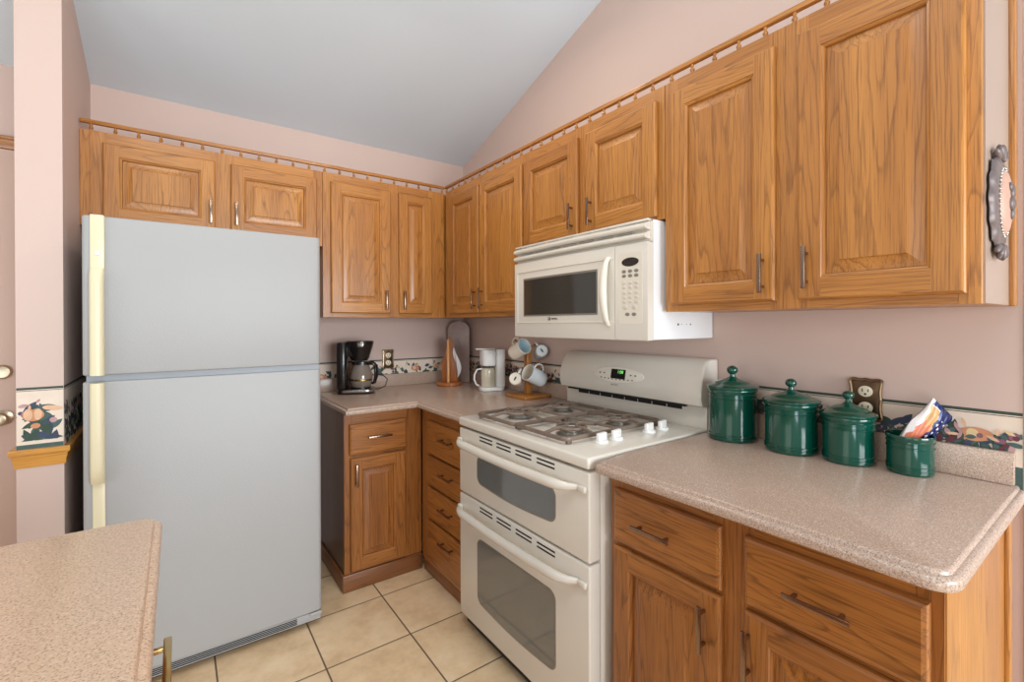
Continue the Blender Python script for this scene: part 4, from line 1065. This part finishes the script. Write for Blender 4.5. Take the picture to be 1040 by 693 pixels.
b = NB(); out = [(-0.075, 0.0), (0.075, 0.0), (0.075, 0.33)] + [(0.075*math.cos(a), 0.36 + 0.062*math.sin(a)) for a in [PI*k/12 for k in range(0, 13)]] + [(-0.075, 0.33)]
prism(b, out, -0.006, 0.006, 'xz', 0, 0.003); pn = obj('slab', b, SMOKE, t)
b = NB()
for (cx_, cz_, r_, tu) in ((0.0, 0.340, 0.034, 2.0), (-0.040, 0.372, 0.018, 1.5), (0.042, 0.368, 0.018, -1.5)):
    tube(b, [(cx_ + r_*(1 - k/26)*math.cos(2*PI*tu*k/24), -0.0075, cz_ + r_*(1 - k/26)*math.sin(2*PI*abs(tu)*k/24)*(1 if tu > 0 else -1)*(1)) for k in range(25)], 0.0035, 6)
obj('swirl', b, SMOKE2, pn)

# ------------------------------------------------------------------ mug tree
TX, TY = -0.112, -0.900
t = thing('mug_tree', 'wooden mug tree with square post and base beside the stove', 'mug rack', (TX, TY, CZ + 0.0005), 0)
b = NB(); box(b, -0.092, 0.092, -0.092, 0.092, 0, 0.018, 0, 0.004); obj('base', b, OX, t)
b = NB(); box(b, -0.016, 0.016, -0.016, 0.016, 0.0185, 0.272, 0, 0.003); post = obj('post', b, OZ, t)
RT = Vector((0.8086, -0.5883, 0)); UPW = Vector((0, 0, 1)); TW = Vector((-0.5883, -0.8086, 0))
def mug(label, centre, axis, hdir, r, h, mat, inner, stamp=None):
    """centre: middle of the cup; axis points out of the mouth; hdir: side of the handle"""
    ax = Vector(axis).normalized(); hd = Vector(hdir); hd = (hd - ax*hd.dot(ax)).normalized(); sd = ax.cross(hd)
    M = Matrix.Identity(4)
    for i in range(3): M[i][0], M[i][1], M[i][2], M[i][3] = hd[i], sd[i], ax[i], centre[i]
    t = thing('mug', label, 'mug', tuple(centre), 0, 'mugs hanging on the mug tree'); t.matrix_world = M
    b = NB(); lathe(b, [(0, -h/2), (r*0.80, -h/2), (r*0.90, -h/2 + 0.005), (r*0.94, -h/2 + 0.02), (r*0.97, h/2 - 0.01), (r*1.0, h/2 - 0.001), (r*0.97, h/2), (r*0.93, h/2 - 0.001)], 32, None, 0)
    lathe(b, [(r*0.93, h/2 - 0.001), (r*0.90, h/2 - 0.02), (r*0.86, -h/2 + 0.012), (0, -h/2 + 0.008)], 32, None, 1)
    if stamp: prism(b, [(x, y) for x, y in ell(0, 0, r*0.34, r*0.13, 16)], -h/2 - 0.0006, -h/2 + 0.001, 'xy', 2)
    obj('cup', b, [mat, inner] + ([stamp] if stamp else []), t, smooth=50)
    b = NB(); pts = []
    for k in range(13):
        a = -PI/2 + PI*k/12; pts.append((r*0.93 + 0.028*math.cos(a), 0, 0.030*math.sin(a)))
    tube(b, pts, 0.0048, 10, 0, None, False, (1.3, 0.9), (0, 1, 0)); obj('handle', b, mat, t)
    return t
def wp(base, a, u_, tt): return Vector(base) + RT*a + UPW*u_ + TW*tt
bc = Vector((TX, TY, 0))
MUGS = [
    ('cream mug with blue inside, mouth facing out, upper left of the tree', wp(bc, -0.050, 1.166, 0.056), RT*0.55 + UPW*0.40 + TW*0.68, UPW*1.0 - RT*0.1, 0.0430, 0.106, CERAMICC, CERBLUE, None),
    ('pale mug showing its stamped base, upper right of the tree', wp(bc, 0.070, 1.150, -0.020), -TW*0.9 - RT*0.12 - UPW*0.2, UPW*0.85 - RT*0.55, 0.0375, 0.085, CERAMIC, CERAMIC, STAMP),
    ('cream mug showing its stamped base, lower left of the tree', wp(bc, -0.066, 1.004, 0.034), -TW*0.9 + RT*0.10 - UPW*0.2, UPW*0.85 + RT*0.45, 0.0375, 0.085, CERAMICC, CERAMICC, STAMPB),
    ('pale blue-white mug with mouth to the left, lower right of the tree', wp(bc, 0.036, 1.024, 0.066), -RT*0.66 + UPW*0.40 + TW*0.50, UPW*1.0 + RT*0.3, 0.0455, 0.116, CERAMIC, CERAMICC, None)]
pegs = NB()
for (lab, c, ax, hd, r, h, mt_, inn, st) in MUGS:
    mug(lab, c, ax, hd, r, h, mt_, inn, st)
    a = Vector(ax).normalized(); hv = Vector(hd); hv = (hv - a*hv.dot(a)).normalized()
    hp = Vector(c) + hv*(r*0.93 + 0.014)
    zz = min(hp.z - 0.010, CZ + 0.262)
    p0 = Vector((TX, TY, zz)); d0 = (Vector((hp.x, hp.y, hp.z)) - p0)
    pb = NB(); tube(pb, [(p0 - Vector((TX, TY, CZ + 0.0005)) + d0.normalized()*0.014), (p0 - Vector((TX, TY, CZ + 0.0005)) + d0*1.06)], 0.0042, 10); obj('peg', pb, WOOD, t)
pegs.free()

# ------------------------------------------------------------------ ornate plaque on the cabinet end
t = thing('wall_plaque', 'ornate oval pewter plaque with rosy field on the end of the wall cabinet', 'plaque', (-0.212, -2.7160, 1.566), 0)
def pl(u, v, d): return (u, -d, v)
def pl_surface(name, rings, mat, n=56, par=t):
    b = NB(); vs = []
    for fx, fz, d, sc_amp in rings:
        vs.append([b.verts.new(pl(fx*(1 + sc_amp*math.cos(14*2*PI*k/n))*math.cos(2*PI*k/n), fz*(1 + sc_amp*math.cos(14*2*PI*k/n))*math.sin(2*PI*k/n), d)) for k in range(n)])
    for A, B in zip(vs, vs[1:]):
        for k in range(n): b.faces.new((A[k], A[(k+1) % n], B[(k+1) % n], B[k]))
    b.faces.new(vs[0]); b.faces.new(vs[-1]); bmesh.ops.recalc_face_normals(b, faces=list(b.faces))
    return obj(name, b, mat, par, smooth=50)
pl_surface('rim', [(0.078, 0.096, 0.0, 0.03), (0.088, 0.104, 0.004, 0.06), (0.084, 0.100, 0.010, 0.06), (0.060, 0.080, 0.015, 0.03), (0.050, 0.068, 0.012, 0.0)], PLAQ)
pl_surface('field', [(0.052, 0.070, 0.010, 0.0), (0.052, 0.070, 0.016, 0.0), (0.046, 0.062, 0.021, 0.0), (0.030, 0.044, 0.025, 0.0), (0.012, 0.018, 0.026, 0.0)], PLAQP)
b = NB()
for (u, v, r_) in ((0, 0.018, 0.013), (0.010, -0.004, 0.012), (-0.010, -0.006, 0.012), (0.0, -0.026, 0.011), (0.014, 0.030, 0.008), (-0.014, 0.030, 0.008)):
    t2 = bmesh.new(); bmesh.ops.create_icosphere(t2, subdivisions=2, radius=r_); add_tmp(b, t2, Matrix.Translation(pl(u, v, 0.026)) @ Matrix.Diagonal((1, 0.5, 1.2, 1)), 0)
obj('motif', b, PLAQ, t, smooth=60)
for sgn in (1, -1):
    b = NB()
    for k in range(7):
        a = (k - 3)*0.36; t2 = bmesh.new(); bmesh.ops.create_icosphere(t2, subdivisions=2, radius=0.016)
        add_tmp(b, t2, Matrix.Translation(pl(0.030*math.sin(a), sgn*(0.094 + 0.014*math.cos(a)), 0.009 + 0.004*(k % 2))) @ Matrix.Rotation(sgn*a, 4, 'Y') @ Matrix.Diagonal((0.5, 0.42, 1.2, 1)), 0)
    obj('finial', b, PLAQ, t, smooth=60)
b = NB()
for k in range(44):
    a = 2*PI*k/44; t2 = bmesh.new(); bmesh.ops.create_icosphere(t2, subdivisions=1, radius=0.0042); add_tmp(b, t2, Matrix.Translation(pl(0.055*math.cos(a), 0.075*math.sin(a), 0.0145)), 0)
obj('beading', b, SILVER, t, smooth=60)
